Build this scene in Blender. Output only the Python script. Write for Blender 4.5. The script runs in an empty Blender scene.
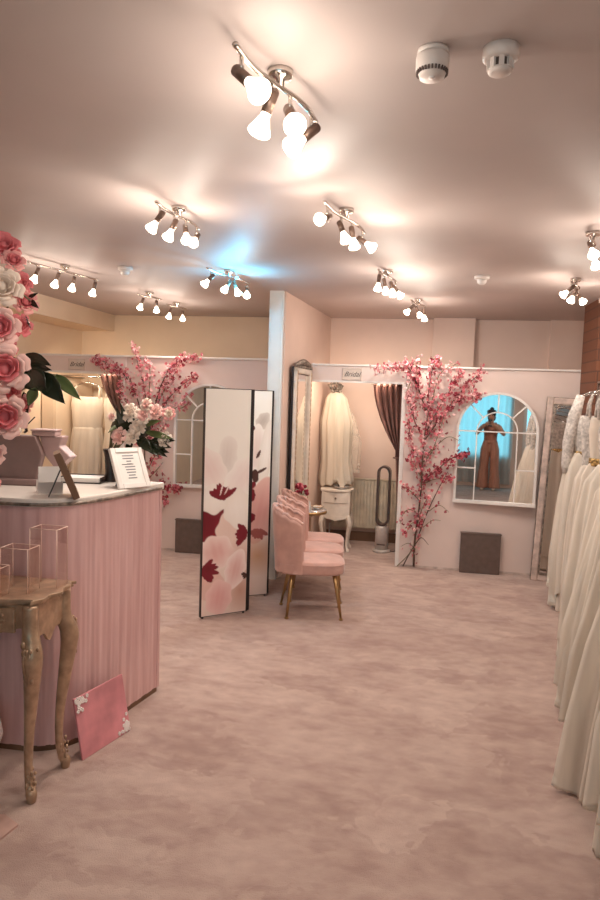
import bpy, bmesh, math, random
from math import sin, cos, pi, sqrt, atan2, radians as R
from mathutils import Vector, Matrix, Quaternion
import numpy as np

sc = bpy.context.scene
C = sc.collection

# ------------------------------------------------------------------ camera
F_PX = 680.0
yaw, pitch, roll = math.atan2(115, 680), math.atan2(52, 680), math.atan(0.033)
fw = Vector((-sin(yaw)*cos(pitch), cos(yaw)*cos(pitch), -sin(pitch)))
r0 = Vector((cos(yaw), sin(yaw), 0)); u0 = r0.cross(fw)
rt = r0*cos(roll)+u0*sin(roll); up = -r0*sin(roll)+u0*cos(roll)
cam = bpy.data.cameras.new('camera'); cam.sensor_fit = 'VERTICAL'; cam.sensor_height = 36
cam.lens = F_PX/900*36; cam.clip_start = .02
co = bpy.data.objects.new('camera', cam); C.objects.link(co)
m3 = Matrix((rt, up, -fw)).transposed()
co.matrix_world = Matrix.Translation((0, 0, 1.5)) @ m3.to_4x4()
sc.camera = co

# ------------------------------------------------------------------ world, exposure, daylight
w = bpy.data.worlds.new('sky'); sc.world = w; w.use_nodes = True
bg = w.node_tree.nodes['Background']; bg.inputs[0].default_value = (.10, .56, .74, 1); bg.inputs[1].default_value = 1.0
vs = sc.view_settings; vs.view_transform = 'Standard'; vs.look = 'None'; vs.gamma = 1; vs.use_curve_mapping = False
vs.exposure = 0.22
def area(name, loc, rot, sx, sy, energy, col):
    l = bpy.data.lights.new(name, 'AREA'); l.shape = 'RECTANGLE'; l.size = sx; l.size_y = sy; l.energy = energy; l.color = col
    o = bpy.data.objects.new(name, l); C.objects.link(o); o.location = loc; o.rotation_euler = rot; return o
# daylight falling in through the shop window and the glazed door behind the camera
area('daylight_window', (-.9, -3.32, 1.45), (R(90), 0, 0), 2.2, 1.5, 9, (.34, .80, .95))
area('daylight_door', (.97, -3.32, 1.3), (R(90), 0, 0), .8, 1.7, 4, (.25, .74, .95))
SPOT_W, LEAK_W = 10.0, 1.9
BULB_COL = (1.0, .87, .75)

# ------------------------------------------------------------------ materials
def mat(name, col, rough=.5, metal=0., var=.08, scale=12., bump=0., bscale=None, stretch=(1, 1, 1), col2=None, detail=3, sheen=0, trans=0, spec=.5, alpha=1, contrast=(.35, .65)):
    m = bpy.data.materials.new(name); m.use_nodes = True
    nt = m.node_tree; b = nt.nodes['Principled BSDF']
    b.inputs['Roughness'].default_value = rough; b.inputs['Metallic'].default_value = metal
    b.inputs['Specular IOR Level'].default_value = spec
    if sheen:
        b.inputs['Sheen Weight'].default_value = sheen; b.inputs['Sheen Roughness'].default_value = .4
    if trans: b.inputs['Transmission Weight'].default_value = trans
    if alpha < 1: b.inputs['Alpha'].default_value = alpha
    tc = nt.nodes.new('ShaderNodeTexCoord'); mp = nt.nodes.new('ShaderNodeMapping'); mp.inputs['Scale'].default_value = stretch
    nt.links.new(tc.outputs['Object'], mp.inputs['Vector'])
    n = nt.nodes.new('ShaderNodeTexNoise'); n.inputs['Scale'].default_value = scale; n.inputs['Detail'].default_value = detail
    nt.links.new(mp.outputs[0], n.inputs['Vector'])
    cr = nt.nodes.new('ShaderNodeValToRGB')
    c2 = col2 or tuple(max(0, c*(1-2*var)) for c in col); c1 = col if col2 else tuple(min(1, c*(1+var)) for c in col)
    cr.color_ramp.elements[0].position = contrast[0]; cr.color_ramp.elements[1].position = contrast[1]
    cr.color_ramp.elements[0].color = (*c2, 1); cr.color_ramp.elements[1].color = (*c1, 1)
    nt.links.new(n.outputs[0], cr.inputs[0]); nt.links.new(cr.outputs[0], b.inputs['Base Color'])
    if bump:
        n2 = nt.nodes.new('ShaderNodeTexNoise'); n2.inputs['Scale'].default_value = bscale or scale*3; n2.inputs['Detail'].default_value = 4
        nt.links.new(mp.outputs[0], n2.inputs['Vector'])
        bp = nt.nodes.new('ShaderNodeBump'); bp.inputs['Strength'].default_value = bump; bp.inputs['Distance'].default_value = .01
        nt.links.new(n2.outputs[0], bp.inputs['Height']); nt.links.new(bp.outputs[0], b.inputs['Normal'])
    return m
def emat(name, col, strength):
    m = bpy.data.materials.new(name); m.use_nodes = True; b = m.node_tree.nodes['Principled BSDF']
    b.inputs['Base Color'].default_value = (*col, 1); b.inputs['Emission Color'].default_value = (*col, 1); b.inputs['Emission Strength'].default_value = strength
    b.inputs['Roughness'].default_value = .4
    return m
def glass(name, col=(1, 1, 1), rough=0., mix=.85):
    m = bpy.data.materials.new(name); m.use_nodes = True; nt = m.node_tree; nt.nodes.clear()
    o = nt.nodes.new('ShaderNodeOutputMaterial'); t = nt.nodes.new('ShaderNodeBsdfTransparent'); g = nt.nodes.new('ShaderNodeBsdfGlossy'); mx = nt.nodes.new('ShaderNodeMixShader')
    t.inputs[0].default_value = (*col, 1); g.inputs['Roughness'].default_value = rough; mx.inputs[0].default_value = 1-mix
    nt.links.new(t.outputs[0], mx.inputs[1]); nt.links.new(g.outputs[0], mx.inputs[2]); nt.links.new(mx.outputs[0], o.inputs[0]); return m
def cloth(name, col, tl=.35, var=.06, scale=20, stretch=(1, 1, .1)):
    "diffuse fabric that lets some light through"
    m = mat(name, col, .9, var=var, scale=scale, stretch=stretch, spec=.1); nt = m.node_tree
    b = nt.nodes['Principled BSDF']; out = nt.nodes['Material Output']; t = nt.nodes.new('ShaderNodeBsdfTranslucent'); mx = nt.nodes.new('ShaderNodeMixShader')
    t.inputs[0].default_value = (*col, 1); mx.inputs[0].default_value = tl
    nt.links.new(b.outputs[0], mx.inputs[1]); nt.links.new(t.outputs[0], mx.inputs[2]); nt.links.new(mx.outputs[0], out.inputs[0]); return m

def vcol_mat(name, rough=.35):
    m = bpy.data.materials.new(name); m.use_nodes = True; nt = m.node_tree; b = nt.nodes['Principled BSDF']
    a = nt.nodes.new('ShaderNodeVertexColor'); a.layer_name = 'print'; nt.links.new(a.outputs[0], b.inputs['Base Color']); b.inputs['Roughness'].default_value = rough
    return m

M = {}
M['ceiling'] = mat('ceiling_paint', (.535, .455, .432), .52, var=.03, scale=1.5, spec=.08)
M['wall'] = mat('pink_wall_paint', (.74, .56, .48), .55, var=.03, scale=2)
M['wall_warm'] = mat('cream_wall_paint', (.78, .61, .45), .55, var=.03, scale=2)
M['panel'] = mat('panel_paint', (.72, .59, .545), .4, var=.02, scale=3)
M['white'] = mat('white_gloss_paint', (.78, .74, .71), .3, var=.03, scale=6)
M['post'] = mat('white_post_paint', (.74, .76, .76), .35, var=.03, scale=5)
M['brickdark'] = None
M['mirror'] = mat('mirror_glass', (.86, .84, .82), .015, 1., var=0)
M['chrome'] = mat('polished_chrome', (.72, .68, .64), .14, 1., var=.03)
M['nickel'] = mat('brown_nickel', (.22, .15, .12), .35, .7, var=.05)
M['bulb'] = emat('lit_bulb', (1, .86, .68), 7.)
M['plastic'] = mat('white_plastic', (.74, .67, .63), .4, var=.02)
M['darkplastic'] = mat('dark_grille', (.12, .09, .08), .5)
M['gold'] = mat('antique_gold', (.50, .345, .235), .36, .5, var=.12, scale=25, bump=.05)
M['goldleg'] = mat('brass_leg', (.42, .27, .125), .3, .85, var=.05)
M['deskpink'] = mat('crushed_pink_panel', (.74, .485, .48), .45, var=.1, scale=4, stretch=(7, 7, .5), col2=(.62, .37, .365), bump=.05, bscale=8)
M['worktop'] = mat('white_worktop', (.80, .74, .69), .25, var=.02)
M['velvet'] = mat('pink_velvet', (.60, .365, .315), .75, var=.07, scale=9, sheen=.5, spec=.15)
M['grey_box'] = mat('taupe_box', (.125, .085, .072), .6, var=.06, scale=20)
M['till'] = mat('mauve_plastic', (.25, .165, .155), .5, var=.05)
M['till_light'] = mat('light_mauve_plastic', (.48, .33, .32), .45, var=.05)
M['curtain'] = mat('dusky_satin', (.20, .095, .08), .45, var=.2, scale=14, stretch=(3, 3, .3), spec=.5)
M['ivory'] = cloth('ivory_satin', (.90, .83, .74))
M['tulle'] = cloth('ivory_tulle', (.90, .84, .755), .4)
M['lace'] = cloth('white_lace', (.80, .76, .72), .3, var=.2, scale=45, stretch=(1, 1, 1))
M['veil'] = cloth('cream_veil', (.84, .75, .645), .4)
M['sheerveil'] = mat('sheer_veil', (.84, .74, .63), .9, var=.04, alpha=.32, spec=.05)
M['belt'] = mat('gold_beads', (.55, .36, .14), .35, .6, var=.4, scale=80)
M['radiator'] = mat('radiator_enamel', (.66, .57, .45), .4)
M['frenchwhite'] = mat('french_white_paint', (.68, .60, .52), .45, var=.06)
M['fan'] = mat('silver_fan', (.60, .55, .52), .35, .2)
M['fanrim'] = mat('dark_fan_rim', (.10, .07, .065), .35, .5)
M['black'] = mat('black_frame', (.015, .01, .012), .4)
M['brown'] = mat('brown_wood', (.17, .09, .05), .5, var=.15, scale=8, stretch=(1, 1, .2))
M['pewter'] = mat('distressed_pewter', (.30, .25, .21), .4, .5, var=.3, scale=30, bump=.15)
M['distress'] = mat('distressed_pale_frame', (.58, .46, .41), .5, var=.16, scale=14, bump=.1)
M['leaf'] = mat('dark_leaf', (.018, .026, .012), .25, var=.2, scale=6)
M['leafg'] = mat('green_leaf', (.10, .14, .045), .4, var=.2, scale=6)
M['rose'] = cloth('pink_silk_petal', (.88, .45, .43), .2, var=.12, scale=8, stretch=(1, 1, 1))
M['rose2'] = cloth('deep_pink_petal', (.78, .25, .27), .2, var=.14, scale=8, stretch=(1, 1, 1))
M['rose3'] = cloth('pale_pink_petal', (.92, .62, .57), .2, var=.1, scale=8, stretch=(1, 1, 1))
M['rosew'] = cloth('cream_petal', (.88, .76, .66), .2, var=.05, scale=8, stretch=(1, 1, 1))
M['bl_pink'] = cloth('blossom_pink', (.72, .22, .26), .2, var=.15, stretch=(1, 1, 1))
M['bl_pale'] = cloth('blossom_pale', (.85, .52, .52), .2, var=.1, stretch=(1, 1, 1))
M['bl_dark'] = cloth('blossom_dark', (.33, .045, .07), .15, var=.15, stretch=(1, 1, 1))
M['twig'] = mat('twig_bark', (.12, .075, .055), .8, var=.2, scale=30)
M['twigg'] = mat('green_twig', (.22, .19, .11), .8, var=.2, scale=30)
M['skin'] = mat('skin', (.50, .26, .17), .5, var=.03)
M['hair'] = mat('dark_brown_hair', (.035, .016, .012), .5, var=.2, scale=40)
M['terracotta'] = mat('terracotta_fabric', (.50, .24, .17), .8, var=.1, scale=12, stretch=(3, 3, .3))
M['rust'] = mat('rust_top_fabric', (.36, .15, .105), .8, var=.1)
M['paper'] = mat('white_paper', (.80, .77, .74), .6, var=.02)
M['ink'] = mat('grey_ink', (.22, .22, .24), .7)
M['inkdark'] = mat('dark_ink', (.07, .055, .05), .6)
M['plaque'] = mat('plaque_cream', (.64, .54, .47), .4, var=.03)
M['acrylic'] = None
M['pinkboard'] = mat('pink_velvet_board', (.66, .25, .28), .7, var=.12, scale=7, sheen=.3)
M['whitefl'] = mat('white_foil_flowers', (.86, .80, .78), .35, .2)
M['darkvase'] = mat('dark_ceramic', (.03, .02, .018), .25)
M['crystal'] = mat('cut_crystal', (.80, .78, .78), .08, .6, var=.2, scale=60)
M['rod'] = mat('steel_rail', (.55, .5, .47), .2, 1.)
M['sheer'] = cloth('blue_sheer_curtain', (.80, .86, .88), .8, var=.14, scale=10)
M['matte_pink'] = mat('pink_mat', (.52, .33, .28), .8)
M['silver_fabric'] = mat('silver_satin', (.42, .38, .37), .3, .4, var=.2, scale=3)
M['print'] = vcol_mat('printed_canvas')
M['bluebulb'] = emat('blue_led', (.1, .6, 1.), 5)

def acrylic():
    return glass('clear_acrylic', (.97, .92, .90), .02, .86)
M['acrylic'] = acrylic(); M['pane'] = glass('window_glass', (.95, 1, 1), 0, .93)
M['acredge'] = mat('acrylic_edge', (.82, .60, .52), .2, var=.02)

def carpet():
    m = mat('pink_carpet', (.575, .43, .375), .95, var=.1, scale=3.8, detail=10, stretch=(.8, 1.25, 1), col2=(.37, .245, .212), spec=.05, contrast=(.36, .66))
    nt = m.node_tree; b = nt.nodes['Principled BSDF']
    nt.nodes['Noise Texture'].inputs['Distortion'].default_value = .3; nt.nodes['Noise Texture'].inputs['Roughness'].default_value = .62
    tc = nt.nodes['Texture Coordinate']
    n = nt.nodes.new('ShaderNodeTexNoise'); n.inputs['Scale'].default_value = 260; n.inputs['Detail'].default_value = 2
    n3 = nt.nodes.new('ShaderNodeTexNoise'); n3.inputs['Scale'].default_value = 7; n3.inputs['Detail'].default_value = 8; n3.inputs['Distortion'].default_value = 1.2
    nt.links.new(tc.outputs['Object'], n.inputs['Vector']); nt.links.new(tc.outputs['Object'], n3.inputs['Vector'])
    a = nt.nodes.new('ShaderNodeMath'); a.operation = 'MULTIPLY_ADD'; a.inputs[1].default_value = 1.5
    nt.links.new(n3.outputs[0], a.inputs[0]); nt.links.new(n.outputs[0], a.inputs[2])
    bp = nt.nodes.new('ShaderNodeBump'); bp.inputs['Strength'].default_value = .55; bp.inputs['Distance'].default_value = .012
    nt.links.new(a.outputs[0], bp.inputs['Height']); nt.links.new(bp.outputs[0], b.inputs['Normal'])
    b.inputs['Sheen Weight'].default_value = .25
    # crushed patches and fine brush strokes in the pile
    cr = nt.nodes['Color Ramp']; n0 = nt.nodes['Noise Texture']; mpp = nt.nodes['Mapping']
    va = nt.nodes.new('ShaderNodeVectorMath'); va.operation = 'MULTIPLY_ADD'; va.inputs[1].default_value = (.35, .35, 0)
    nt.links.new(n3.outputs['Color'], va.inputs[0]); nt.links.new(mpp.outputs[0], va.inputs[2])
    vo = nt.nodes.new('ShaderNodeTexVoronoi'); vo.inputs['Scale'].default_value = 3.6; nt.links.new(va.outputs[0], vo.inputs['Vector'])
    sx = nt.nodes.new('ShaderNodeSeparateColor'); nt.links.new(vo.outputs['Color'], sx.inputs[0])
    mp2 = nt.nodes.new('ShaderNodeMapping'); mp2.inputs['Scale'].default_value = (11, 17, 1); mp2.inputs['Rotation'].default_value = (0, 0, .15)
    n4 = nt.nodes.new('ShaderNodeTexNoise'); n4.inputs['Scale'].default_value = 1; n4.inputs['Detail'].default_value = 5
    nt.links.new(tc.outputs['Object'], mp2.inputs[0]); nt.links.new(mp2.outputs[0], n4.inputs['Vector'])
    def mul(o, k):
        q = nt.nodes.new('ShaderNodeMath'); q.operation = 'MULTIPLY'; q.inputs[1].default_value = k; nt.links.new(o, q.inputs[0]); return q.outputs[0]
    def add(p, q_):
        q = nt.nodes.new('ShaderNodeMath'); q.operation = 'ADD'; nt.links.new(p, q.inputs[0]); nt.links.new(q_, q.inputs[1]); return q.outputs[0]
    nt.links.new(add(add(mul(n0.outputs[0], .50), mul(sx.outputs[0], .13)), mul(n4.outputs[0], .38)), cr.inputs[0])
    return m
def brushed(m):   # paint rolled on along the room: reflections spread sideways
    nt = m.node_tree; b = nt.nodes['Principled BSDF']; tg = nt.nodes.new('ShaderNodeTangent'); tg.direction_type = 'UV_MAP'; tg.uv_map = 'UVMap'
    nt.links.new(tg.outputs[0], b.inputs['Tangent']); b.inputs['Anisotropic'].default_value = .85; b.inputs['Anisotropic Rotation'].default_value = .0
brushed(M['ceiling'])
M['carpet'] = carpet()
def brick():
    m = bpy.data.materials.new('red_brown_brick'); m.use_nodes = True; nt = m.node_tree; b = nt.nodes['Principled BSDF']
    tc = nt.nodes.new('ShaderNodeTexCoord'); mp = nt.nodes.new('ShaderNodeMapping'); mp.inputs['Rotation'].default_value = (R(90), 0, 0)
    br = nt.nodes.new('ShaderNodeTexBrick'); br.inputs['Color1'].default_value = (.15, .052, .026, 1); br.inputs['Color2'].default_value = (.19, .07, .034, 1); br.inputs['Mortar'].default_value = (.10, .042, .026, 1)
    br.inputs['Scale'].default_value = 1; br.inputs['Brick Width'].default_value = .23; br.inputs['Row Height'].default_value = .085; br.inputs['Mortar Size'].default_value = .006
    nt.links.new(tc.outputs['Object'], mp.inputs[0]); nt.links.new(mp.outputs[0], br.inputs[0]); nt.links.new(br.outputs[0], b.inputs['Base Color'])
    bp = nt.nodes.new('ShaderNodeBump'); bp.inputs['Strength'].default_value = .6; bp.inputs['Distance'].default_value = .01; bp.invert = True
    nt.links.new(br.outputs[1], bp.inputs['Height']); nt.links.new(bp.outputs[0], b.inputs['Normal']); b.inputs['Roughness'].default_value = .7
    return m
M['brick'] = brick()

# ------------------------------------------------------------------ mesh builder
class MB:
    def __init__(s): s.v = []; s.f = []; s.m = []; s.s = []
    def add(s, vs, fs, mi=0, smooth=False):
        o = len(s.v); s.v += [tuple(p) for p in vs]
        for f in fs: s.f.append(tuple(i+o for i in f)); s.m.append(mi); s.s.append(smooth)
        return s
    def box(s, x0, x1, y0, y1, z0, z1, mi=0, mx=None):
        vs = [Vector((x, y, z)) for z in (z0, z1) for (x, y) in ((x0, y0), (x1, y0), (x1, y1), (x0, y1))]
        if mx is not None: vs = [mx @ p for p in vs]
        return s.add(vs, [(3, 2, 1, 0), (4, 5, 6, 7), (0, 1, 5, 4), (1, 2, 6, 5), (2, 3, 7, 6), (3, 0, 4, 7)], mi)
    def tube(s, pts, r, seg=8, mi=0, closed=False, flat=1.):
        pts = [Vector(p) for p in pts]; n = len(pts); rs = r if isinstance(r, (list, tuple)) else [r]*n
        vs = []; prev = None
        for i, p in enumerate(pts):
            a = pts[(i-1) % n] if (closed or i > 0) else p; b = pts[(i+1) % n] if (closed or i < n-1) else p
            t = (b-a).normalized()
            if prev is None:
                ref = Vector((0, 0, 1)) if abs(t.z) < .9 else Vector((1, 0, 0)); nx = t.cross(ref).normalized()
            else: nx = (prev - t*prev.dot(t)).normalized()
            prev = nx; ny = t.cross(nx)
            for k in range(seg):
                q = 2*pi*k/seg; vs.append(p+nx*cos(q)*rs[i]+ny*sin(q)*rs[i]*flat)
        fs = []
        for i in range(n if closed else n-1):
            j = (i+1) % n
            for k in range(seg): k2 = (k+1) % seg; fs.append((i*seg+k, j*seg+k, j*seg+k2, i*seg+k2))
        if not closed:
            fs.append(tuple(range(seg))); fs.append(tuple((n-1)*seg+k for k in reversed(range(seg))))
        return s.add(vs, fs, mi, True)
    def lathe(s, prof, seg=24, c=(0, 0, 0), mi=0, mx=None, smooth=True):
        c = Vector(c); vs = []
        for (r, z) in prof:
            for k in range(seg):
                q = 2*pi*k/seg; p = Vector((r*cos(q), r*sin(q), z)); vs.append((mx @ p if mx is not None else p)+c)
        fs = []; n = len(prof)
        for i in range(n-1):
            for k in range(seg): k2 = (k+1) % seg; fs.append((i*seg+k, i*seg+k2, (i+1)*seg+k2, (i+1)*seg+k))
        fs.append(tuple(reversed(range(seg)))); fs.append(tuple((n-1)*seg+k for k in range(seg)))
        return s.add(vs, fs, mi, smooth)
    def sph(s, c, r, mi=0, seg=10, sc=(1, 1, 1)):
        pr = [(max(.001, sin(pi*i/6)), -cos(pi*i/6)) for i in range(7)]
        return s.lathe([(a*r, b*r) for a, b in pr], seg, c, mi, Matrix.Diagonal(sc))
    def prism(s, poly, z0, z1, mi=0, mx=None, smooth=False):
        n = len(poly); vs = [Vector((x, y, z0)) for x, y in poly]+[Vector((x, y, z1)) for x, y in poly]
        if mx is not None: vs = [mx @ p for p in vs]
        o = len(s.v); s.add(vs, [tuple(reversed(range(n))), tuple(range(n, 2*n))], mi)
        s.f += [(o+i, o+(i+1) % n, o+n+(i+1) % n, o+n+i) for i in range(n)]; s.m += [mi]*n; s.s += [smooth]*n
        return s
    def grid(s, fn, nu, nv, mi=0, closeu=False, smooth=True):
        vs = [Vector(fn(i/(nu if closeu else nu-1), j/(nv-1))) for j in range(nv) for i in range(nu)]
        fs = []
        for j in range(nv-1):
            for i in range(nu if closeu else nu-1):
                i2 = (i+1) % nu; fs.append((j*nu+i, j*nu+i2, (j+1)*nu+i2, (j+1)*nu+i))
        return s.add(vs, fs, mi, smooth)
    def obj(s, name, mats, parent=None, loc=None, rot=None, bevel=0, solid=0, subd=0):
        me = bpy.data.meshes.new(name); me.from_pydata(s.v, [], s.f)
        for mm in (mats if isinstance(mats, (list, tuple)) else [mats]): me.materials.append(mm)
        me.polygons.foreach_set('material_index', s.m); me.polygons.foreach_set('use_smooth', s.s); me.update()
        o = bpy.data.objects.new(name, me); C.objects.link(o)
        if parent is not None: o.parent = parent
        if loc is not None: o.location = loc
        if rot is not None: o.rotation_euler = rot
        if solid:
            md = o.modifiers.new('solid', 'SOLIDIFY'); md.thickness = solid; md.offset = 0
        if bevel:
            md = o.modifiers.new('bevel', 'BEVEL'); md.width = bevel; md.segments = 2; md.limit_method = 'ANGLE'; md.angle_limit = R(40)
        if subd:
            md = o.modifiers.new('sub', 'SUBSURF'); md.levels = md.render_levels = subd
        return o

def tag(o, label, cat, group=None, kind=None):
    o['label'] = label; o['category'] = cat
    if group: o['group'] = group
    if kind: o['kind'] = kind
    return o
def thing(name, label, cat, loc=(0, 0, 0), rz=0, group=None):
    o = bpy.data.objects.new(name, None); o.empty_display_size = .1; C.objects.link(o); o.location = loc; o.rotation_euler = (0, 0, rz)
    return tag(o, label, cat, group)
def struct(name, mb, m, label=None, **k):
    o = mb.obj(name, m, **k); o['kind'] = 'structure'
    if label: o['label'] = label
    return o
def link_copy(o, parent=None, loc=None, rot=None):
    c = o.copy(); C.objects.link(c)
    if parent is not None: c.parent = parent
    if loc is not None: c.location = loc
    if rot is not None: c.rotation_euler = rot
    return c
def text(name, body, size, mx, m, parent=None, shear=0., extrude=.0006, align='CENTER'):
    cu = bpy.data.curves.new(name, 'FONT'); cu.body = body; cu.size = size; cu.shear = shear; cu.extrude = extrude; cu.align_x = align; cu.align_y = 'CENTER'
    o = bpy.data.objects.new(name, cu); C.objects.link(o); cu.materials.append(m)
    if parent is not None: o.parent = parent
    o.matrix_local = mx; return o
def catmull(pts, n=6):
    P = [Vector(p) for p in pts]; out = []
    for i in range(len(P)-1):
        a, b, c, d = P[max(i-1, 0)], P[i], P[i+1], P[min(i+2, len(P)-1)]
        for k in range(n):
            t = k/n; out.append(.5*((2*b)+(c-a)*t+(2*a-5*b+4*c-d)*t*t+(3*b-a-3*c+d)*t**3))
    out.append(P[-1]); return out
def lerp_list(v, n): # resample list v to n values
    return [v[min(int(i/(n-1)*(len(v)-1)), len(v)-2)]*(1-(i/(n-1)*(len(v)-1)-min(int(i/(n-1)*(len(v)-1)), len(v)-2)))+v[min(int(i/(n-1)*(len(v)-1)), len(v)-2)+1]*(i/(n-1)*(len(v)-1)-min(int(i/(n-1)*(len(v)-1)), len(v)-2)) for i in range(n)]

# ================================================================== THE ROOM
CZ = 2.35; XL, XR, YF, YB = -3.75, 1.85, -3.3, 7.2
struct('floor', MB().box(XL-.1, XR+.1, YF-.1, YB+.1, -.1, 0), M['carpet'], 'pink crushed-pile carpet')
ceil_ = struct('ceiling', MB().box(XL-.1, XR+.1, YF-.1, YB+.1, CZ, CZ+.1), M['ceiling'], 'mauve satin ceiling')
uvl = ceil_.data.uv_layers.new(name='UVMap')
for lp in ceil_.data.loops: uvl.data[lp.index].uv = ceil_.data.vertices[lp.vertex_index].co.xy
struct('wall_left', MB().box(XL-.1, XL, YF-.1, YB+.1, 0, CZ), M['wall_warm'])
struct('wall_right', MB().box(XR, XR+.1, YF-.1, YB+.1, 0, CZ), M['wall'])
struct('wall_back', MB().box(XL, -.93, YB, YB+.1, 0, CZ, 1).box(-.93, XR, YB, YB+.1, 0, CZ, 0), [M['wall'], M['wall_warm']])
struct('trim_4', MB().box(.13, .54, YB-.13, YB, 0, CZ), M['wall'], 'chimney breast rising behind the right partition')
struct('trim_5', MB().box(1.28, XR, YB-.05, YB, 0, CZ), M['wall'])
# boxed beam along the left wall
struct('trim_1', MB().box(XL, -3.36, 3.2, YB, 2.17, CZ), M['wall_warm'], 'boxed-in beam under the ceiling on the left')
# dividing wall between the two changing rooms; its end is the white post
dv = MB(); dv.prism([(-1.195, 5.44), (-1.075, 5.44), (-.93, YB), (-1.195, YB)], 0, CZ)
struct('wall_middle', dv, M['wall'])
struct('trim_2', MB().box(-1.20, -1.085, 5.40, 5.44, 0, CZ).box(-1.185, -1.10, 5.392, 5.40, .1, CZ-.06), M['post'], 'white painted end post of the dividing wall', bevel=.004)
struct('wall_pillar', MB().box(1.365, XR, 5.66, 6.15, 0, CZ), M['brick'], 'red brown brick pillar')
struct('trim_3', MB().box(1.355, XR, 5.65, 5.66, 2.31, CZ), M['wall'])
# front wall with the shop window and the glazed door (seen in the mirrors)
wf = MB(); y0, y1 = YF-.1, YF
wf.box(XL, -2.1, y0, y1, 0, CZ); wf.box(-2.1, .3, y0, y1, 0, .65); wf.box(-2.1, .3, y0, y1, 2.25, CZ); wf.box(.3, .5, y0, y1, 0, CZ); wf.box(.5, 1.45, y0, y1, 2.2, CZ); wf.box(1.45, XR, y0, y1, 0, CZ)
struct('wall_front', wf, M['wall'])
win = struct('window_1', MB().box(-2.1, .3, y0, y0+.06, .65, .70).box(-2.1, .3, y0, y0+.06, 2.2, 2.25).box(-2.1, -2.04, y0, y0+.06, .7, 2.2).box(.24, .3, y0, y0+.06, .7, 2.2).box(-.93, -.87, y0, y0+.06, .7, 2.2), M['white'])
MB().box(-2.04, .24, y0+.02, y0+.028, .7, 2.2).obj('pane', M['pane'], win)
door = struct('door_1', MB().box(.5, .58, y0, y0+.05, 0, 2.2).box(1.37, 1.45, y0, y0+.05, 0, 2.2).box(.58, 1.37, y0, y0+.05, 2.1, 2.2).box(.58, 1.37, y0, y0+.05, 0, .25), M['white'])
MB().box(.58, 1.37, y0+.02, y0+.028, .25, 2.1).obj('pane', M['pane'], door)
MB().tube([(.64, y0+.06, .95), (.64, y0+.1, .95), (.64, y0+.1, 1.15), (.64, y0+.06, 1.15)], .01).obj('door_handle', M['chrome'], door)
sb = MB()
sb.box(-.93, XR, YB-.018, YB, 0, .1); struct('baseboard_back', sb, M['brown'])
struct('baseboard_left', MB().box(XL, -1.2, YB-.018, YB, 0, .1), M['white'])
# sheer curtains in the shop window
def sheer(x0, x1, label):
    m = MB(); m.grid(lambda u, v: (x0+(x1-x0)*u, YF+.03+.018*sin(u*50+sin(v*3)), 2.30-v*2.22), 90, 6)
    o = m.obj('sheer_curtain', M['sheer']); tag(o, label, 'curtain', 'sheer curtains at the shop front'); return o
sheer(-.85, .28, 'pale blue sheer curtain reflected in right arched mirror, beside the glazed door')
sheer(-2.08, -.95, 'pale blue sheer curtain on the shop window half away from the door')

# ================================================================== CEILING SPOTLIGHT BARS
def mk_holder():
    m = MB()
    m.tube([(0, 0, 0), (0, 0, -.062)], [.0165, .0165], 12)
    m.lathe([(.0165, 0), (.012, .006), (.004, .008)], 12)
    return m
def mk_ring():
    m = MB(); m.tube([(0, .017+.011*sin(a), .004+.014*cos(a)) for a in [2*pi*k/12 for k in range(12)]], .0016, 5, 0, True); return m
def mk_bulb():
    m = MB(); m.lathe([(.013, 0), (.014, -.012), (.026, -.040), (.033, -.052), (.034, -.060), (.030, -.067), (.018, -.073), (.002, -.075)], 18); return m
_h = mk_holder().obj('holder', M['nickel']); _b = mk_bulb().obj('bulb', M['bulb']); _r = mk_ring().obj('clip_ring', M['chrome'])
HOLD, BULB, RING = _h.data, _b.data, _r.data
for o in (_h, _b, _r): bpy.data.objects.remove(o)
def child(name, data, parent, loc=(0, 0, 0), quat=None):
    o = bpy.data.objects.new(name, data); C.objects.link(o); o.parent = parent; o.location = loc
    if quat is not None: o.rotation_mode = 'QUATERNION'; o.rotation_quaternion = quat
    return o
def light(kind, parent, loc, energy, col, quat=None, rad=.03, size=2.4):
    l = bpy.data.lights.new('lamp_light', kind); l.energy = energy; l.color = col; l.shadow_soft_size = rad
    if kind == 'SPOT': l.spot_size = size; l.spot_blend = 1
    o = bpy.data.objects.new('lamp_light', l); C.objects.link(o); o.parent = parent; o.location = loc
    if quat is not None: o.rotation_mode = 'QUATERNION'; o.rotation_quaternion = quat
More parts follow.
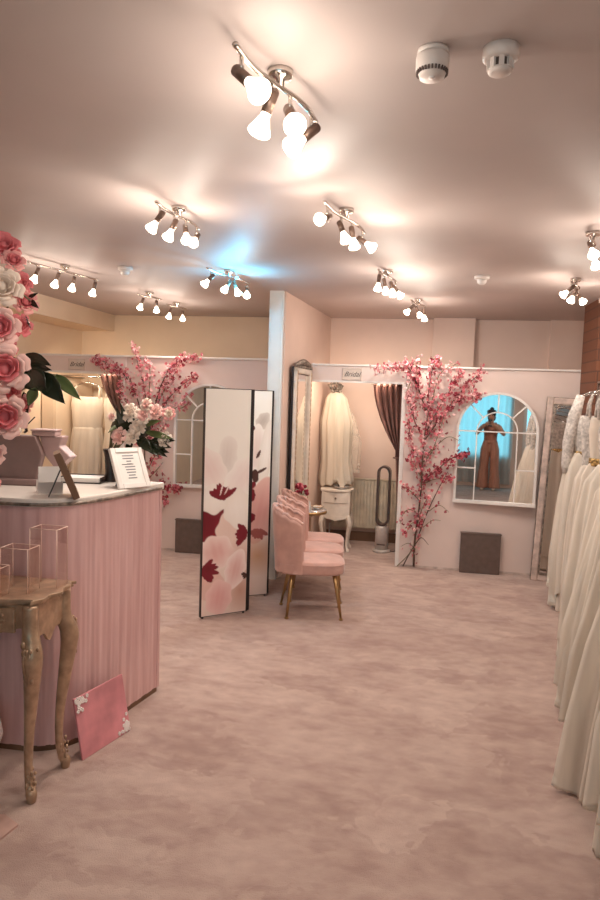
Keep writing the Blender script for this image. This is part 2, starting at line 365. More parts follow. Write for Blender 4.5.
def spot_bar(a, b, heads, label, wave=.014, scale=.78, spot=1., leak=1., blue=0):
    a = Vector((*a, CZ-.042)); b = Vector((*b, CZ-.042)); mid = (a+b)/2
    t = thing('ceiling_spotlight', label, 'ceiling light', (mid.x, mid.y, CZ), 0, 'chrome spotlight bars on the ceiling')
    o = Vector((mid.x, mid.y, CZ)); d = b-a; pr = Vector((-d.y, d.x, 0)).normalized()
    P = lambda q: a+d*q+pr*(wave*sin(2*pi*q))-o
    bar = MB(); bar.tube([P(i/24) for i in range(25)], .0085, 8, 0, False, .8)
    for (q, dr) in heads:
        p = P(q); bar.tube([p, p+Vector((0, 0, -.048))], .006, 6)
    bar.obj('bar', M['chrome'], t)
    MB().lathe([(.034, 0), (.034, -.014), (.028, -.022), (.012, -.025), (.010, -.042)], 20).obj('ceiling_rose', M['chrome'], t)
    for (q, dr) in heads:
        dv = Vector(dr).normalized(); qt = Vector((0, 0, -1)).rotation_difference(dv)
        piv = P(q)+Vector((0, 0, -.048))
        h = child('lamp_holder', HOLD, t, piv-dv*.024, qt); h.scale = (scale,)*3
        child('bulb', BULB, h, (0, 0, -.058)); child('clip_ring', RING, h)
        tip = piv+dv*(.128*scale)
        light('SPOT', t, tip, SPOT_W*spot, BULB_COL, qt, .03, 2.7)
        light('POINT', t, tip+Vector((0, 0, -.0)), LEAK_W*leak, BULB_COL, None, .035)
    if blue:
        bl = MB().sph((0, 0, 0), .012).obj('blue_lamp', M['bluebulb'], t, (.05, .02, -.05))
        light('POINT', t, (.06, .03, -.16), blue, (.02, .52, .90), None, .02)
    return t
D = (-.25, -.2, -.9)
spot_bar((-.45, 1.58), (-.33, 2.03), [(.10, (.62, -.35, -.62)), (.42, (-.35, .10, -.85)), (.60, (.35, -.75, -.75)), (.90, (-.55, -.35, -.60))], 'large chrome spotlight bar with four lit bulbs, nearest the viewer', spot=.75, scale=.9)
spot_bar((-1.125, 2.80), (-1.09, 3.26), [(.12, (-.5, .0, -.65)), (.42, (-.35, -.2, -.9)), (.62, (.25, -.45, -.8)), (.92, (.0, -.75, -.55))], 'four-bulb chrome spotlight bar high above the white photo frame on the desk')
spot_bar((-.41, 2.84), (-.29, 3.36), [(.10, (-.35, -.85, -.35)), (.42, (.35, -.1, -.85)), (.62, (.15, .2, -.8)), (.92, (.75, -.2, -.55))], 'four-bulb chrome spotlight bar in mid ceiling, right behind the largest bar')
spot_bar((-2.48, 4.05), (-2.33, 4.70), [(.12, D), (.40, D), (.62, (-.1, -.2, -.9)), (.95, (-.2, -.1, -.95))], 'straight chrome bar of four downward bulbs, leftmost on the ceiling beside the beam', wave=.006)
spot_bar((-1.36, 4.25), (-1.23, 4.82), [(.12, (-.6, -.25, -.7)), (.50, (-.35, -.45, -.8)), (.62, (.3, .2, -.8)), (.95, (.15, -.6, -.75))], 'chrome spotlight bar casting a blue glow on the ceiling above the folding screen', blue=10, leak=.25)
spot_bar((-2.30, 5.36), (-2.22, 5.66), [(.25, (-.2, -.3, -.9)), (.75, (.1, -.2, -.9))], 'small two-bulb chrome spotlight over left changing room, left of its neighbour')
spot_bar((-2.28, 5.96), (-2.20, 6.26), [(.25, (-.1, -.3, -.9)), (.75, (.1, -.2, -.9))], 'small two-bulb chrome spotlight nearest the left back wall', leak=1.3)
spot_bar((-.27, 4.30), (-.18, 4.76), [(.10, (-.1, .2, -.9)), (.40, (.2, .4, -.9)), (.65, (.2, -.2, -.9)), (.92, (.6, .3, -.7))], 'chrome spotlight bar third in the central row, with four clustered bulbs')
spot_bar((-.08, 5.55), (.03, 6.0), [(.15, (-.6, .35, -.6)), (.45, (.4, .5, -.7)), (.85, (.1, .3, -.9))], 'three-bulb chrome spotlight bar above right pink blossom tree, farthest of the central row', leak=1.2)
spot_bar((.94, 4.62), (1.06, 5.02), [(.12, (-.7, .35, -.6)), (.5, (-.25, .5, -.8)), (.88, (.55, .45, -.5))], 'three-bulb chrome spotlight bar beside the brick pillar')
spot_bar((.775, 3.40), (.835, 3.72), [(.15, (.1, -.6, -.75)), (.85, (.2, -.4, -.9))], 'spotlight bar cut off by the right edge of the picture above the gowns')

spot_bar((.15, -1.35), (.45, -.95), [(.12, (.45, .75, -.5)), (.42, (.2, -.6, -.8)), (.62, (.40, .8, -.5)), (.9, (.55, .6, -.5))], 'added, unseen four-bulb chrome spotlight bar behind the photographer, near the shop window', leak=.8, spot=1.5)  # extra bar added behind the camera to light the person and near gowns
# ------------------------------------------------------------------ detectors
t = thing('smoke_alarm', 'round white smoke alarm with slotted grille and test button, left of two', 'smoke alarm', (.0, 1.74, CZ), 0, 'detectors on the ceiling')
MB().lathe([(.037, 0), (.038, -.010)], 28).lathe([(.033, -.010), (.033, -.014)], 28).obj('base', M['plastic'], t)
MB().lathe([(.039, -.014), (.040, -.020), (.040, -.048), (.036, -.052), (.033, -.056), (.030, -.066), (.002, -.068)], 28).obj('body', M['plastic'], t)
g = MB()
for k in range(28):
    a = 2*pi*k/28; g.box(.0335, .0385, -.0022, .0022, -.058, -.049, 0, Matrix.Rotation(a, 4, 'Z'))
g.obj('grille', M['darkplastic'], t); MB().lathe([(.008, -.066), (.008, -.070), (.001, -.071)], 12, (0, -.008, 0)).obj('test_button', M['whitefl'], t)
t = thing('smoke_detector', 'white optical smoke detector with open cage, right of two', 'smoke detector', (.16, 1.747, CZ), 0, 'detectors on the ceiling')
MB().lathe([(.042, 0), (.043, -.018), (.042, -.026), (.036, -.030)], 28).obj('base', M['plastic'], t)
MB().lathe([(.024, -.030), (.022, -.050)], 20).obj('chamber', M['darkplastic'], t)
g = MB()
for k in range(8):
    a = 2*pi*k/8; g.box(.024, .031, -.006, .006, -.052, -.029, 0, Matrix.Rotation(a, 4, 'Z'))
g.lathe([(.030, -.050), (.027, -.058), (.022, -.061), (.001, -.061)], 24); g.obj('cage', M['plastic'], t)
for (x, y, lb) in ((.389, 4.74, 'small white ceiling detector between the central row and the brick pillar'), (-2.0, 4.44, 'small white domed ceiling detector beside the straight spotlight bar')):
    t = thing('ceiling_sensor', lb, 'detector', (x, y, CZ), 0, 'small round ceiling sensors')
    MB().lathe([(.05, 0), (.05, -.018), (.042, -.024)], 22).obj('base', M['plastic'], t)
    MB().lathe([(.032, -.024), (.03, -.045), (.018, -.056), (.001, -.058)], 20).obj('lens', M['white'], t)

# ================================================================== CHANGING-ROOM PARTITIONS
PY = 6.18
def script_plaque(parent, x, z, y):
    MB().box(x-.088, x+.088, y-.008, y, z-.055, z+.055).obj('plaque', M['plaque'], parent, bevel=.002)
    e = MB(); X0, X1, Z0, Z1 = x-.085, x+.085, z-.052, z+.052
    for q in ((X0, X1, Z0, Z0+.006), (X0, X1, Z1-.003, Z1), (X0, X0+.006, Z0, Z1), (X1-.003, X1, Z0, Z1)): e.box(q[0], q[1], y-.0095, y-.008, q[2], q[3])
    e.obj('plaque_border', M['distress'], parent)
    text('lettering', 'Bridal', .062, Matrix.Translation((x, y-.0095, z)) @ Matrix.Rotation(R(90), 4, 'X'), M['inkdark'], parent, .45)
t = thing('changing_room_partition', 'pale pink partition right of the white post, with an open doorway and script plaque', 'partition', (0, 0, 0), 0, 'changing-room partitions')
MB().box(-.115, 1.86, PY, PY+.05, 0, 1.80).obj('panel', M['panel'], t)
MB().box(-.965, -.085, PY-.012, PY+.05, 1.655, 1.80).obj('header', M['panel'], t, bevel=.003)
MB().box(-.965, 1.86, PY-.022, PY+.06, 1.80, 1.818).obj('top_rail', M['white'], t, bevel=.004)
MB().box(-.135, -.10, PY-.012, PY+.06, 0, 1.655).obj('post', M['white'], t, bevel=.004)
MB().box(-.965, -.12, PY-.016, PY, 1.652, 1.672).obj('header_moulding', M['white'], t)
MB().box(-.10, 1.86, PY-.006, PY, 0, .02).obj('base_strip', M['distress'], t)
script_plaque(t, -.59, 1.728, PY-.012)
PL = 6.15
t = thing('changing_room_partition', 'pale partition left of the white post, behind the reception desk, with script plaque', 'partition', (0, 0, 0), 0, 'changing-room partitions')
MB().box(-2.775, -1.20, PL, PL+.05, 0, 1.83).obj('panel', M['panel'], t)
MB().box(XL, -2.745, PL-.012, PL+.05, 1.672, 1.83).obj('header', M['panel'], t, bevel=.003)
MB().box(XL, -1.20, PL-.022, PL+.06, 1.83, 1.85).obj('top_rail', M['white'], t, bevel=.004)
MB().box(-2.795, -2.76, PL-.012, PL+.06, 0, 1.672).obj('post', M['white'], t, bevel=.004)
MB().box(XL, -2.78, PL-.016, PL, 1.668, 1.69).obj('header_moulding', M['white'], t)
MB().box(-2.76, -1.20, PL-.006, PL, 0, .02).obj('base_strip', M['distress'], t)
script_plaque(t, -3.245, 1.752, PL-.012)

def added_strip_light(x, y, z, L, label, e):  # unseen strips, added behind the headers to brighten the changing rooms
    t = thing('added_strip_light', label, 'light', (x, y, z), 0, 'added strip lights inside the changing rooms')
    MB().box(-L/2, L/2, -.001, .022, -.012, .022).obj('housing', M['white'], t); MB().box(-L/2+.01, L/2-.01, .003, .020, -.018, -.012).obj('diffuser', M['bulb'], t)
    l = bpy.data.lights.new('lamp_light', 'AREA'); l.shape = 'RECTANGLE'; l.size = L-.04; l.size_y = .03; l.energy = e; l.color = (1., .82, .62)
    o = bpy.data.objects.new('lamp_light', l); C.objects.link(o); o.parent = t; o.location = (0, .035, -.03); o.rotation_euler = (R(38), 0, 0)
added_strip_light(-.56, PY+.052, 1.74, .7, 'added slim strip light, unseen behind the header of the right changing room', 7)
added_strip_light(-3.25, PL+.052, 1.76, .8, 'added slim strip light, unseen behind the header of the left changing room', 7)
# ------------------------------------------------------------------ arched window mirrors
def arch_mirror(loc, rz, tilt, label):
    t = thing('arched_mirror', label, 'mirror', loc, rz, 'arched window mirrors'); t.rotation_euler = (tilt, 0, rz)
    W, zs, r = .335, .625, .335       # half width, spring height, radius; local x from -W..W, front at -y
    arc = lambda rad, n=24: [(rad*cos(pi*i/n), zs+rad*sin(pi*i/n)) for i in range(n+1)]
    outer = [(W, 0)]+arc(W)+[(-W, 0)]
    rot = Matrix.Rotation(R(90), 4, 'X')
    MB().prism(outer, .010, .016, 0, rot).obj('mirror_glass', M['mirror'], t)
    MB().prism([(x*1.0, z) for x, z in outer], .002, .010, 0, rot).obj('backing', M['brown'], t)
    def strip(path, wd=.011, y0=-.034, y1=-.014):
        m = MB(); vs = []; n = len(path)
        for i, (x, z) in enumerate(path):
            a = path[max(i-1, 0)]; b = path[min(i+1, n-1)]; dx, dz = b[0]-a[0], b[1]-a[1]; L = sqrt(dx*dx+dz*dz); nx, nz = -dz/L, dx/L
            for (s_, y_) in ((-1, y0), (1, y0), (1, y1), (-1, y1)): vs.append((x+nx*wd*s_, y_, z+nz*wd*s_))
        fs = []
        for i in range(n-1):
            for k in range(4): fs.append((i*4+k, i*4+(k+1) % 4, i*4+4+(k+1) % 4, i*4+4+k))
        fs += [(0, 1, 2, 3), tuple(4*(n-1)+k for k in (3, 2, 1, 0))]
        return m.add(vs, fs)
    strip(outer, .010, -.04, 0).obj('frame', M['white'], t)
    MB().box(-W-.014, W+.014, -.042, 0, -.012, .016).obj('sill', M['white'], t)
    ir = .17
    for s_ in (-1, 1):
        strip([(s_*ir, .014), (s_*ir, zs)], .0052).obj('glazing_bar', M['white'], t)
        strip([(s_*ir, .30), (s_*W, .30)], .0052).obj('glazing_bar', M['white'], t)
    strip([(-W, zs), (W, zs)], .0052).obj('glazing_bar', M['white'], t)
    strip(arc(ir), .0052).obj('inner_arch', M['white'], t)
    for a in (45, 90, 135):
        strip([(ir*cos(R(a)), zs+ir*sin(R(a))), (W*cos(R(a)), zs+W*sin(R(a)))], .0052).obj('glazing_bar', M['white'], t)
    return t
arch_mirror((.70, PY-.045, .635), R(-5.5), R(-1.0), 'arched white window mirror reflecting a person, right of the blossom tree')
arch_mirror((-1.90, PL-.003, .635), 0, 0, 'arched white window mirror half hidden behind the folding screen')

# ------------------------------------------------------------------ boxes below the mirrors
def plinth(x, y, label, wd=.345, h=.35, dp=.05):
    t = thing('display_box', label, 'box', (x, y, 0), 0, 'taupe step boxes below the mirrors')
    MB().box(-wd/2, wd/2, -dp, 0, 0, h).obj('body', M['grey_box'], t, bevel=.006)
    MB().box(-wd/2-.004, wd/2+.004, -dp-.004, 0, h, h+.012).obj('lid', M['grey_box'], t, bevel=.003)
plinth(.61, PY-.02, 'taupe box standing under the right arched mirror')
plinth(-2.03, PL-.02, 'taupe box under the left arched mirror, partly behind the screen', h=.31)

# ------------------------------------------------------------------ curtains of the changing rooms
def tied_curtain(x0, x1, ztop, zt, y, label, right=True):
    t = thing('tied_back_curtain', label, 'curtain', (x1, y, 0), 0, 'dusky changing-room curtains')
    L = x1-x0
    def fn(u, v):
        # u across, v down; inner edge sweeps to the post
        edge = L*(1-v**1.7)
        wd = max(.045, edge)
        x = -wd*(1-u)
        y_ = .030*(1-.3*v)*sin(u*30+v*2)+.008*sin(u*61)
        return (x, y_, ztop-(ztop-zt)*v)
    m = MB(); m.grid(fn, 70, 22); m.obj('drape', M['curtain'], t, solid=.004)
    def fn2(u, v):
        wd = .05+.07*v
        return (-.04*(1-v)+.02*v+wd*u, .022*sin(u*22+1)*(.6+v*.4), zt-(zt-.05)*v)
    MB().grid(fn2, 40, 16).obj('tail', M['curtain'], t, solid=.004)
    MB().tube([(-.025+.035*cos(a), .0+.035*sin(a), zt) for a in [2*pi*k/16 for k in range(16)]], .007, 6, 0, True).obj('tieback', M['curtain'], t)
    MB().tube([(-L-.02, 0, ztop), (0.0, 0, ztop)], .009, 8).obj('curtain_rail', M['pewter'], t)
tied_curtain(-.40, -.13, 1.655, .98, 6.30, 'dusky brown curtain tied back at the right changing-room doorway')
tied_curtain(-3.07, -2.80, 1.672, 1.20, 6.27, 'dusky red-brown curtain tied back behind the white bouquet')

# ================================================================== FURNITURE IN RIGHT CHANGING ROOM
# radiator
t = thing('radiator', 'cream ribbed radiator on the wall of the right changing room', 'radiator', (-.40, YB-.03, 0))
m = MB(); n = 26; x0, x1 = -.44, .44
for k in range(n):
    xa = x0+(x1-x0)*k/n; m.box(xa+.004, xa+(x1-x0)/n-.004, -.075, -.055, .16, .66)
m.box(x0, x1, -.057, -.05, .15, .67); m.obj('ribbed_front', M['radiator'], t, bevel=.003)
MB().box(x0, x1, -.05, -.02, .15, .67).obj('back_panel', M['radiator'], t)
MB().box(x0, x1, -.075, -.02, .67, .68).obj('top_grille', M['radiator'], t)
MB().tube([(x0-.02, -.04, .18), (x0-.02, -.04, .0)], .008).tube([(x0-.02, -.04, .18), (x0+.01, -.04, .18)], .008).obj('pipe', M['white'], t)
for s_ in (-.3, .3): MB().box(s_-.02, s_+.02, -.02, .03, .25, .6).obj('bracket', M['white'], t)
# bladeless fan
t = thing('tower_fan', 'silver bladeless tower fan with a tall dark-rimmed loop', 'fan', (-.285, 6.74, 0), R(-4))
MB().lathe([(.088, 0), (.088, .02), (.07, .028)], 28).obj('base', M['fan'], t)
MB().lathe([(.066, .024), (.066, .25), (.062, .262)], 28).obj('body', M['fan'], t)
def stadium(w_, z0, z1, n=12):
    p = [(w_*cos(pi*i/n), z1-w_+w_*sin(pi*i/n)) for i in range(n+1)]; p += [(w_*cos(pi+pi*i/n), z0+w_+w_*sin(pi+pi*i/n)) for i in range(n+1)]; return p
P_ = stadium(.066, .262, .86)
m = MB(); vs = []; fs = []
for (x, z) in P_:
    q = (x*.72, .262+.03+(z-.262)*.935-.01)
    vs += [(x, -.055, z), (q[0], -.055, q[1]), (q[0], .055, q[1]), (x, .055, z)]
k_ = len(P_)
for i in range(k_):
    j = (i+1) % k_
    for a in range(4): fs.append((i*4+a, i*4+(a+1) % 4, j*4+(a+1) % 4, j*4+a))
m.add(vs, fs, 0, False); m.obj('air_loop', M['fanrim'], t)
m = MB().box(-.04, .04, -.069, -.064, .075, .088); m.obj('display_strip', M['darkplastic'], t)
m = MB(); m.tube(catmull([(.07, 0, .02), (.13, .03, .008), (.19, .03, .12), (.21, .04, .30)], 5), .006, 6); m.obj('cable', M['darkplastic'], t)
# french bedside table
def cabriole(m, x, y, h, sx, sy, r=.02, foot=.014):
    pts = catmull([(x, y, h), (x+sx*.012, y+sy*.012, h*.86), (x+sx*.016, y+sy*.016, h*.74), (x-sx*.002, y-sy*.002, h*.40), (x-sx*.006, y-sy*.006, h*.16), (x+sx*.008, y+sy*.008, h*.03), (x+sx*.01, y+sy*.01, 0)], 4)
    rs = lerp_list([r, r*1.25, r*1.1, r*.72, r*.6, r*.85, foot*1.1], len(pts)); m.tube(pts, rs, 8); return m
t = thing('bedside_table', 'white French cabinet table with curved legs below the hanging veil', 'table', (-.745, 6.72, 0))
def serp(hx, hy, a=.012, n=14):
    pts = []
    for i in range(n): u = -1+2*i/n; pts.append((u*hx, -hy-a*cos(u*pi)))
    for i in range(n): u = -1+2*i/n; pts.append((hx+a*cos(u*pi), u*hy))
    for i in range(n): u = 1-2*i/n; pts.append((u*hx, hy))
    for i in range(n): u = 1-2*i/n; pts.append((-hx-a*cos(u*pi), u*hy))
    return pts
MB().prism(serp(.155, .13), .595, .615).obj('table_top', M['frenchwhite'], t, bevel=.004)
m = MB(); m.box(-.14, .14, -.115, .115, .35, .595); m.prism([(-.14, .35), (-.10, .325), (-.04, .315), (0, .30), (.04, .315), (.10, .325), (.14, .35)], .112, .118, 0, Matrix.Rotation(R(90), 4, 'X')); m.obj('cabinet', M['frenchwhite'], t)
d = MB().box(-.115, .115, -.122, -.115, .48, .58).obj('drawer', M['frenchwhite'], t, bevel=.003); MB().sph((0, -.13, .53), .010).obj('knob', M['pewter'], d)
for sx in (-1, 1):
    for sy in (-1, 1): cabriole(MB(), sx*.125, sy*.10, .36, sx, sy).obj('leg', M['frenchwhite'], t)
# glass tray on bedside
t = thing('glass_tray', 'small ornate tray lying on the white French table', 'tray', (-.70, 6.70, .615))
MB().lathe([(.05, 0), (.06, .006), (.085, .02), (.08, .022), (.055, .010), (.001, .009)], 20).obj('dish', M['crystal'], t)
MB().tube([(.084*cos(a), .084*sin(a), .022) for a in [2*pi*k/24 for k in range(24)]], .003, 6, 0, True).obj('rim', M['pewter'], t)

# ------------------------------------------------------------------ gowns / veils (ring surfaces)
def rings(prof, nth=64, folds=9, amp=.12, seed=0, hem_jit=.0, z_flat=False, cx=None):
    """prof: list (z, halfx, halfy, foldscale, offx, offy)"""
    rnd = random.Random(seed); ph = [rnd.uniform(0, 6.28) for _ in range(5)]
    m = MB(); n = len(prof)
    def fn(u, v):
        k = v*(n-1); i = min(int(k), n-2); f = k-i; a, b = prof[i], prof[i+1]
        z, hx, hy, fs, ox, oy = [a[j]*(1-f)+b[j]*f for j in range(6)]
        q = 2*pi*u
        s_ = 1+amp*fs*(.6*sin(folds*q+ph[0]+.6*sin(2*q+ph[3]))+.3*sin((2*folds+1)*q+ph[1])+.25*sin(3*q+ph[2]))
        s_ *= .93
        zz = z+hem_jit*fs*(sin(5*q+ph[1])*.5+sin(9*q+ph[2])*.5) if v > .85 else z
        return (ox+hx*cos(q)*s_, oy+hy*sin(q)*s_, max(.004, zz))
    m.grid(fn, nth, 4*(n-1)+1, 0, True); return m
def hanger(parent, zh, mt='rod', wd=.17):
    hk = [(0, 0, zh-.02), (0, 0, zh+.012), (0, .0, zh+.03)]
    m = MB(); m.tube([(-wd, 0, zh-.085), (-wd*.5, 0, zh-.05), (0, 0, zh-.03), (wd*.5, 0, zh-.05), (wd, 0, zh-.085)], .006, 6)
    m.tube([(0, 0, zh-.03), (0, 0, zh+.01)]+[(0.016-.016*cos(a), 0, zh+.01+.016*sin(a)) for a in (pi*.25, pi*.5, pi*.75, pi)], .0025, 5)
    m.obj('hanger', M[mt], parent)
def gown(x, y, label, seed, mt='ivory', hem_l=.36, hem_r=.36, style=0, zh=1.66, rz=0, thick=.150, group='bridal gowns on the rail'):
    rnd = random.Random(seed)
    t = thing('wedding_gown', label, 'dress', (x, y, 0), rz, group)
    hc = (hem_r-hem_l)/2; hw = (hem_l+hem_r)/2
    zw = 1.12+rnd.uniform(-.04, .04)
    sk = [(zw+.02, .17, .08, .15, 0, 0), (zw-.08, .13+hw*.34, .10, .35, hc*.25, 0), (zw-.30, .12+hw*.48, .12, .6, hc*.42, 0), (.60, .08+hw*.68, .138, .8, hc*.62, 0), (.30, .04+hw*.86, thick, 1., hc*.84, 0), (.06, hw, thick, 1.1, hc, 0), (.008, hw*1.01, thick*1.02, 1.1, hc, 0)]
    rings(sk, 96, rnd.choice([8, 9, 11]), .13, seed, .02).obj('skirt', M[mt], t, solid=.003)
    if style in (1, 3):   # a tulle overskirt, shorter than the skirt
        so = [(a+(.0 if a > .3 else .13), hx*1.03+.008, hy*1.04+.006, f, ox, oy) for (a, hx, hy, f, ox, oy) in sk]
        rings(so, 96, 10, .12, seed+5, .03).obj('overskirt', M['tulle'], t, solid=.002)
    top = 1.44
    bo = [(top, .185, .065, 0, 0, 0), (top-.08, .195, .08, .1, 0, 0), (top-.18, .185, .08, .1, 0, 0), (zw, .17, .08, .1, 0, 0), (zw-.02, .172, .082, .1, 0, 0)]
    rings(bo, 48, 6, .02, seed+1).obj('bodice', M['lace'] if style != 2 and mt != 'veil' else M[mt], t, solid=.003)
    for s_ in (-1, 1):
        m = MB()
        if style == 1:   # lace sleeve hanging from the shoulder
            m.tube([(s_*.15, 0, zh-.075), (s_*.185, 0, 1.44), (s_*.215, 0, 1.25), (s_*.22, .0, 1.08), (s_*.215, 0, 1.02)], [.03, .045, .042, .036, .030], 12); nm = 'sleeve'
        else:
            m.tube([(s_*.12, 0, zh-.07), (s_*.14, .02, 1.52), (s_*.14, .04, 1.43)], .010, 6); m.tube([(s_*.12, 0, zh-.07), (s_*.14, -.02, 1.52), (s_*.14, -.04, 1.43)], .010, 6); nm = 'strap'
        m.obj(nm, M['lace'] if mt != 'veil' else M[mt], t)
    if style in (1, 2):
        rings([(zw+.03, .182, .09, 0, 0, 0), (zw-.02, .184, .092, 0, 0, 0)], 40, 6, .0, 1).obj('belt', M['belt'], t, solid=.006)
    hanger(t, zh)
    return t
# rail along the right-hand wall: far length follows the visible row of gowns
def rail(a, b, label):
    t = thing('clothes_rail', label, 'rail', (a[0], a[1], 0), 0, 'clothes rails along the right wall'); d = Vector((b[0]-a[0], b[1]-a[1], 0))
    MB().tube([(0, 0, 1.688), d+Vector((0, 0, 1.688))], .012, 10).obj('rail', M['rod'], t)
    for q in (0, 1): p = d*q; MB().tube([(p.x, p.y, 0), (p.x, p.y, 1.69)], .012, 10).tube([(p.x-.16, p.y, .012), (p.x+.16, p.y, .012)], .012, 8).obj('upright', M['rod'], t)
rail((1.335, 5.415), (1.02, 2.04), 'steel clothes rail carrying the gowns in view along the right')
rail((1.12, 1.70), (1.30, -.25), 'steel clothes rail of gowns beside the photographer, seen in the arched mirror')
ordn = ['farthest white gown with lace sleeves and gold belt, next to the brick pillar', 'second gown from the brick pillar, its hem curling on the carpet', 'third gown from the brick pillar, ivory with a long plain skirt', 'fourth gown from the brick pillar, with a tulle overskirt', 'fifth gown from the brick pillar, ivory skirt', 'sixth gown from the brick pillar, tulle skirt flaring at the hem', 'seventh gown from the brick pillar, layered tulle', 'eighth gown from the brick pillar, wide ivory hem', 'nearest gown on the long rail, its tulle hem cut by right picture edge']
hemx = [1.045, 1.05, .98, .90, .84, .76, .70, .615, .66]
stl = [1, 0, 2, 3, 0, 1, 3, 0, 1]
for i in range(9):
    y = 5.20-i*.358; x = 1.335+(y-5.415)*(1.335-1.02)/(5.415-2.04)
    gown(x, y, ordn[i], 20+i, 'tulle' if stl[i] in (1, 3) else 'ivory', hem_l=x-hemx[i], hem_r=.36, style=stl[i])
for i in range(5):
    y = 1.50-i*.37
    gown(1.12+(1.70-y)*.092, y, ['gown farthest along the second rail, reflected at right in the arched mirror', 'second gown on the rail beside the photographer', 'middle gown on the rail beside the photographer', 'fourth gown on the rail beside the photographer', 'gown nearest the shop window on the photographer side rail'][i], 50+i, 'ivory' if i % 2 else 'tulle', hem_l=.44, hem_r=.38, style=[0, 3, 2, 0, 3][i])

def wall_veil(x, y, z0, label, wl, wr, zb, cat='veil', name='bridal_veil', mt='veil', bracket=True, grp=None, seed=3, off=0.0):
    t = thing(name, label, cat, (x, y, 0), 0, grp)
    pr = [(z0, .06, .03, .3, 0, 0), (z0-.06, .11, .05, .5, off*.1, 0), (z0-.3, .10+.4*wl, .07, .8, off*.4, 0), (z0-.7, (wl+wr)*.42, .08, 1, off*.7, 0), (zb+.05, (wl+wr)/2, .085, 1, off, 0), (zb, (wl+wr)/2*.96, .08, 1, off, 0)]
    rings(pr, 80, 12, .13, seed, .04).obj('tulle', M[mt], t, solid=.002)
    if bracket:
        pr2 = [(z0-.02, .05, .03, .1, .02, .05), (z0-.25, .13, .05, .25, .07, .05), (z0-.5, .18, .06, .4, .10, .05), (z0-.8, .17, .06, .5, .10, .05)]
        rings(pr2, 70, 9, .10, seed+4, .0).obj('outer_tulle', M['sheerveil'], t)
    m = MB()
    for k in range(9): a = 2*pi*k/9; m.sph((.045*cos(a), .03*sin(a)-.01, z0+.005+.01*(k % 2)), .013, 0, 8)
    m.obj('comb', M['pewter'], t)
    return t
wall_veil(-.80, 6.80, 1.57, 'long cream tulle veil hanging in the right changing room', .17, .19, .645, off=.03)
t = thing('coat_hook', 'ornate pewter wall hook holding the cream veil', 'hook', (-.82, YB, 1.60))
m = MB(); m.tube([(0, 0, .03), (0, -.20, .03), (0, -.40, .03), (.0, -.42, .0)], .009, 8); m.obj('arm', M['pewter'], t)
m = MB()
for k in range(8): a = 2*pi*k/8; m.sph((.045*cos(a), -.405, .03+.03*sin(a)), .016, 0, 8)
m.tube([(-.07, -.40, .04), (0, -.40, .055), (.09, -.40, .03)], .009, 6); m.obj('rosette', M['pewter'], t)
MB().lathe([(.04, 0), (.04, .01), (.02, .015)], 16, (0, 0, .03), 0, Matrix.Rotation(R(90), 4, 'X')).obj('wall_plate', M['pewter'], t)

# ornate mirror on the dividing wall
t = thing('ornate_wall_mirror', 'tall narrow mirror in an ornate pewter frame on the dividing wall', 'mirror', (-1.018, 5.86, .36), -math.atan2(.145, 1.76)+R(0), None)
W2, H2 = .27, 1.40   # local: y along the wall, +x out of it
m = MB().box(.004, .022, -W2, W2, 0, H2); m.obj('backing', M['black'], t)
MB().box(.022, .026, -W2+.05, W2-.05, .05, H2-.06).obj('mirror_glass', M['mirror'], t)
m = MB()
for (a, b, c_, d_) in ((-W2, -W2+.055, 0, H2), (W2-.055, W2, 0, H2), (-W2, W2, 0, .055), (-W2, W2, H2-.055, H2)): m.box(.018, .05, a, b, c_, d_)
m.obj('frame', M['frenchwhite'], t, bevel=.012)
m = MB(); rnd = random.Random(4)
for k in range(15):
    u = -1+2*k/14; m.sph((.042, u*W2*.95, H2+.012+.035*(1-u*u)), .020+.010*(1-abs(u)), 0, 8, (.7, 1, 1))
    m.tube([(.04, u*W2*.9-.012, H2-.01), (.055, u*W2*.9, H2+.01), (.04, u*W2*.9+.015, H2-.015)], .007, 5)
m.obj('crest_carving', M['pewter'], t)
m = MB()
for s_ in (-1, 1): m.tube([(.048, s_*(W2-.028), .03+k*(H2-.06)/120) for k in range(121)], [.006+.004*abs(sin(k*pi/4)) for k in range(121)], 6)
m.obj('beading', M['gold'], t)

# side table with flower pot and card, behind the chairs
t = thing('side_table', 'small gold and glass side table behind the pink chairs', 'table', (-.885, 5.84, 0))
MB().lathe([(.135, 0), (.14, .015), (.05, .035), (.022, .06)], 28).obj('base', M['gold'], t)
MB().lathe([(.02, .055), (.02, .46), (.05, .505)], 16).obj('column', M['gold'], t)
m = MB(); m.sph((0, 0, .13), .055, 0, 14); m.sph((0, 0, .30), .045, 0, 14); m.obj('crystal_ball', M['crystal'], t)
MB().lathe([(.15, .50), (.155, .512), (.15, .524)], 32).obj('table_rim', M['goldleg'], t)
MB().lathe([(.148, .522), (.148, .532)], 32).obj('mirrored_top', M['crystal'], t)
def posy(x, y, z, label):
    t = thing('potted_flowers', label, 'flowers', (x, y, z))
    MB().lathe([(.030, 0), (.038, .03), (.034, .07), (.042, .085), (.036, .085)], 18).obj('pot', M['brown'], t)
    rnd = random.Random(8); m = MB()
    for k in range(60):
        a, b = rnd.uniform(0, 6.28), rnd.uniform(-.2, 1.5); rr = .072*rnd.uniform(.75, 1)
        m.sph((rr*cos(a)*cos(b), rr*sin(a)*cos(b), .155+rr*sin(b)), rnd.uniform(.012, .018), rnd.randint(0, 1), 6)
    o = m.obj('flower_heads', [M['bl_pink'], M['bl_dark']], t); o['kind'] = 'stuff'
    m = MB()
    for k in range(8): a = k*.78; m.tube([(.01*cos(a), .01*sin(a), .07), (.04*cos(a), .04*sin(a), .15)], .003, 5)
    m.obj('stems', M['twigg'], t)
posy(-.965, 5.76, .532, 'deep pink posy in a small pot behind the chairs')
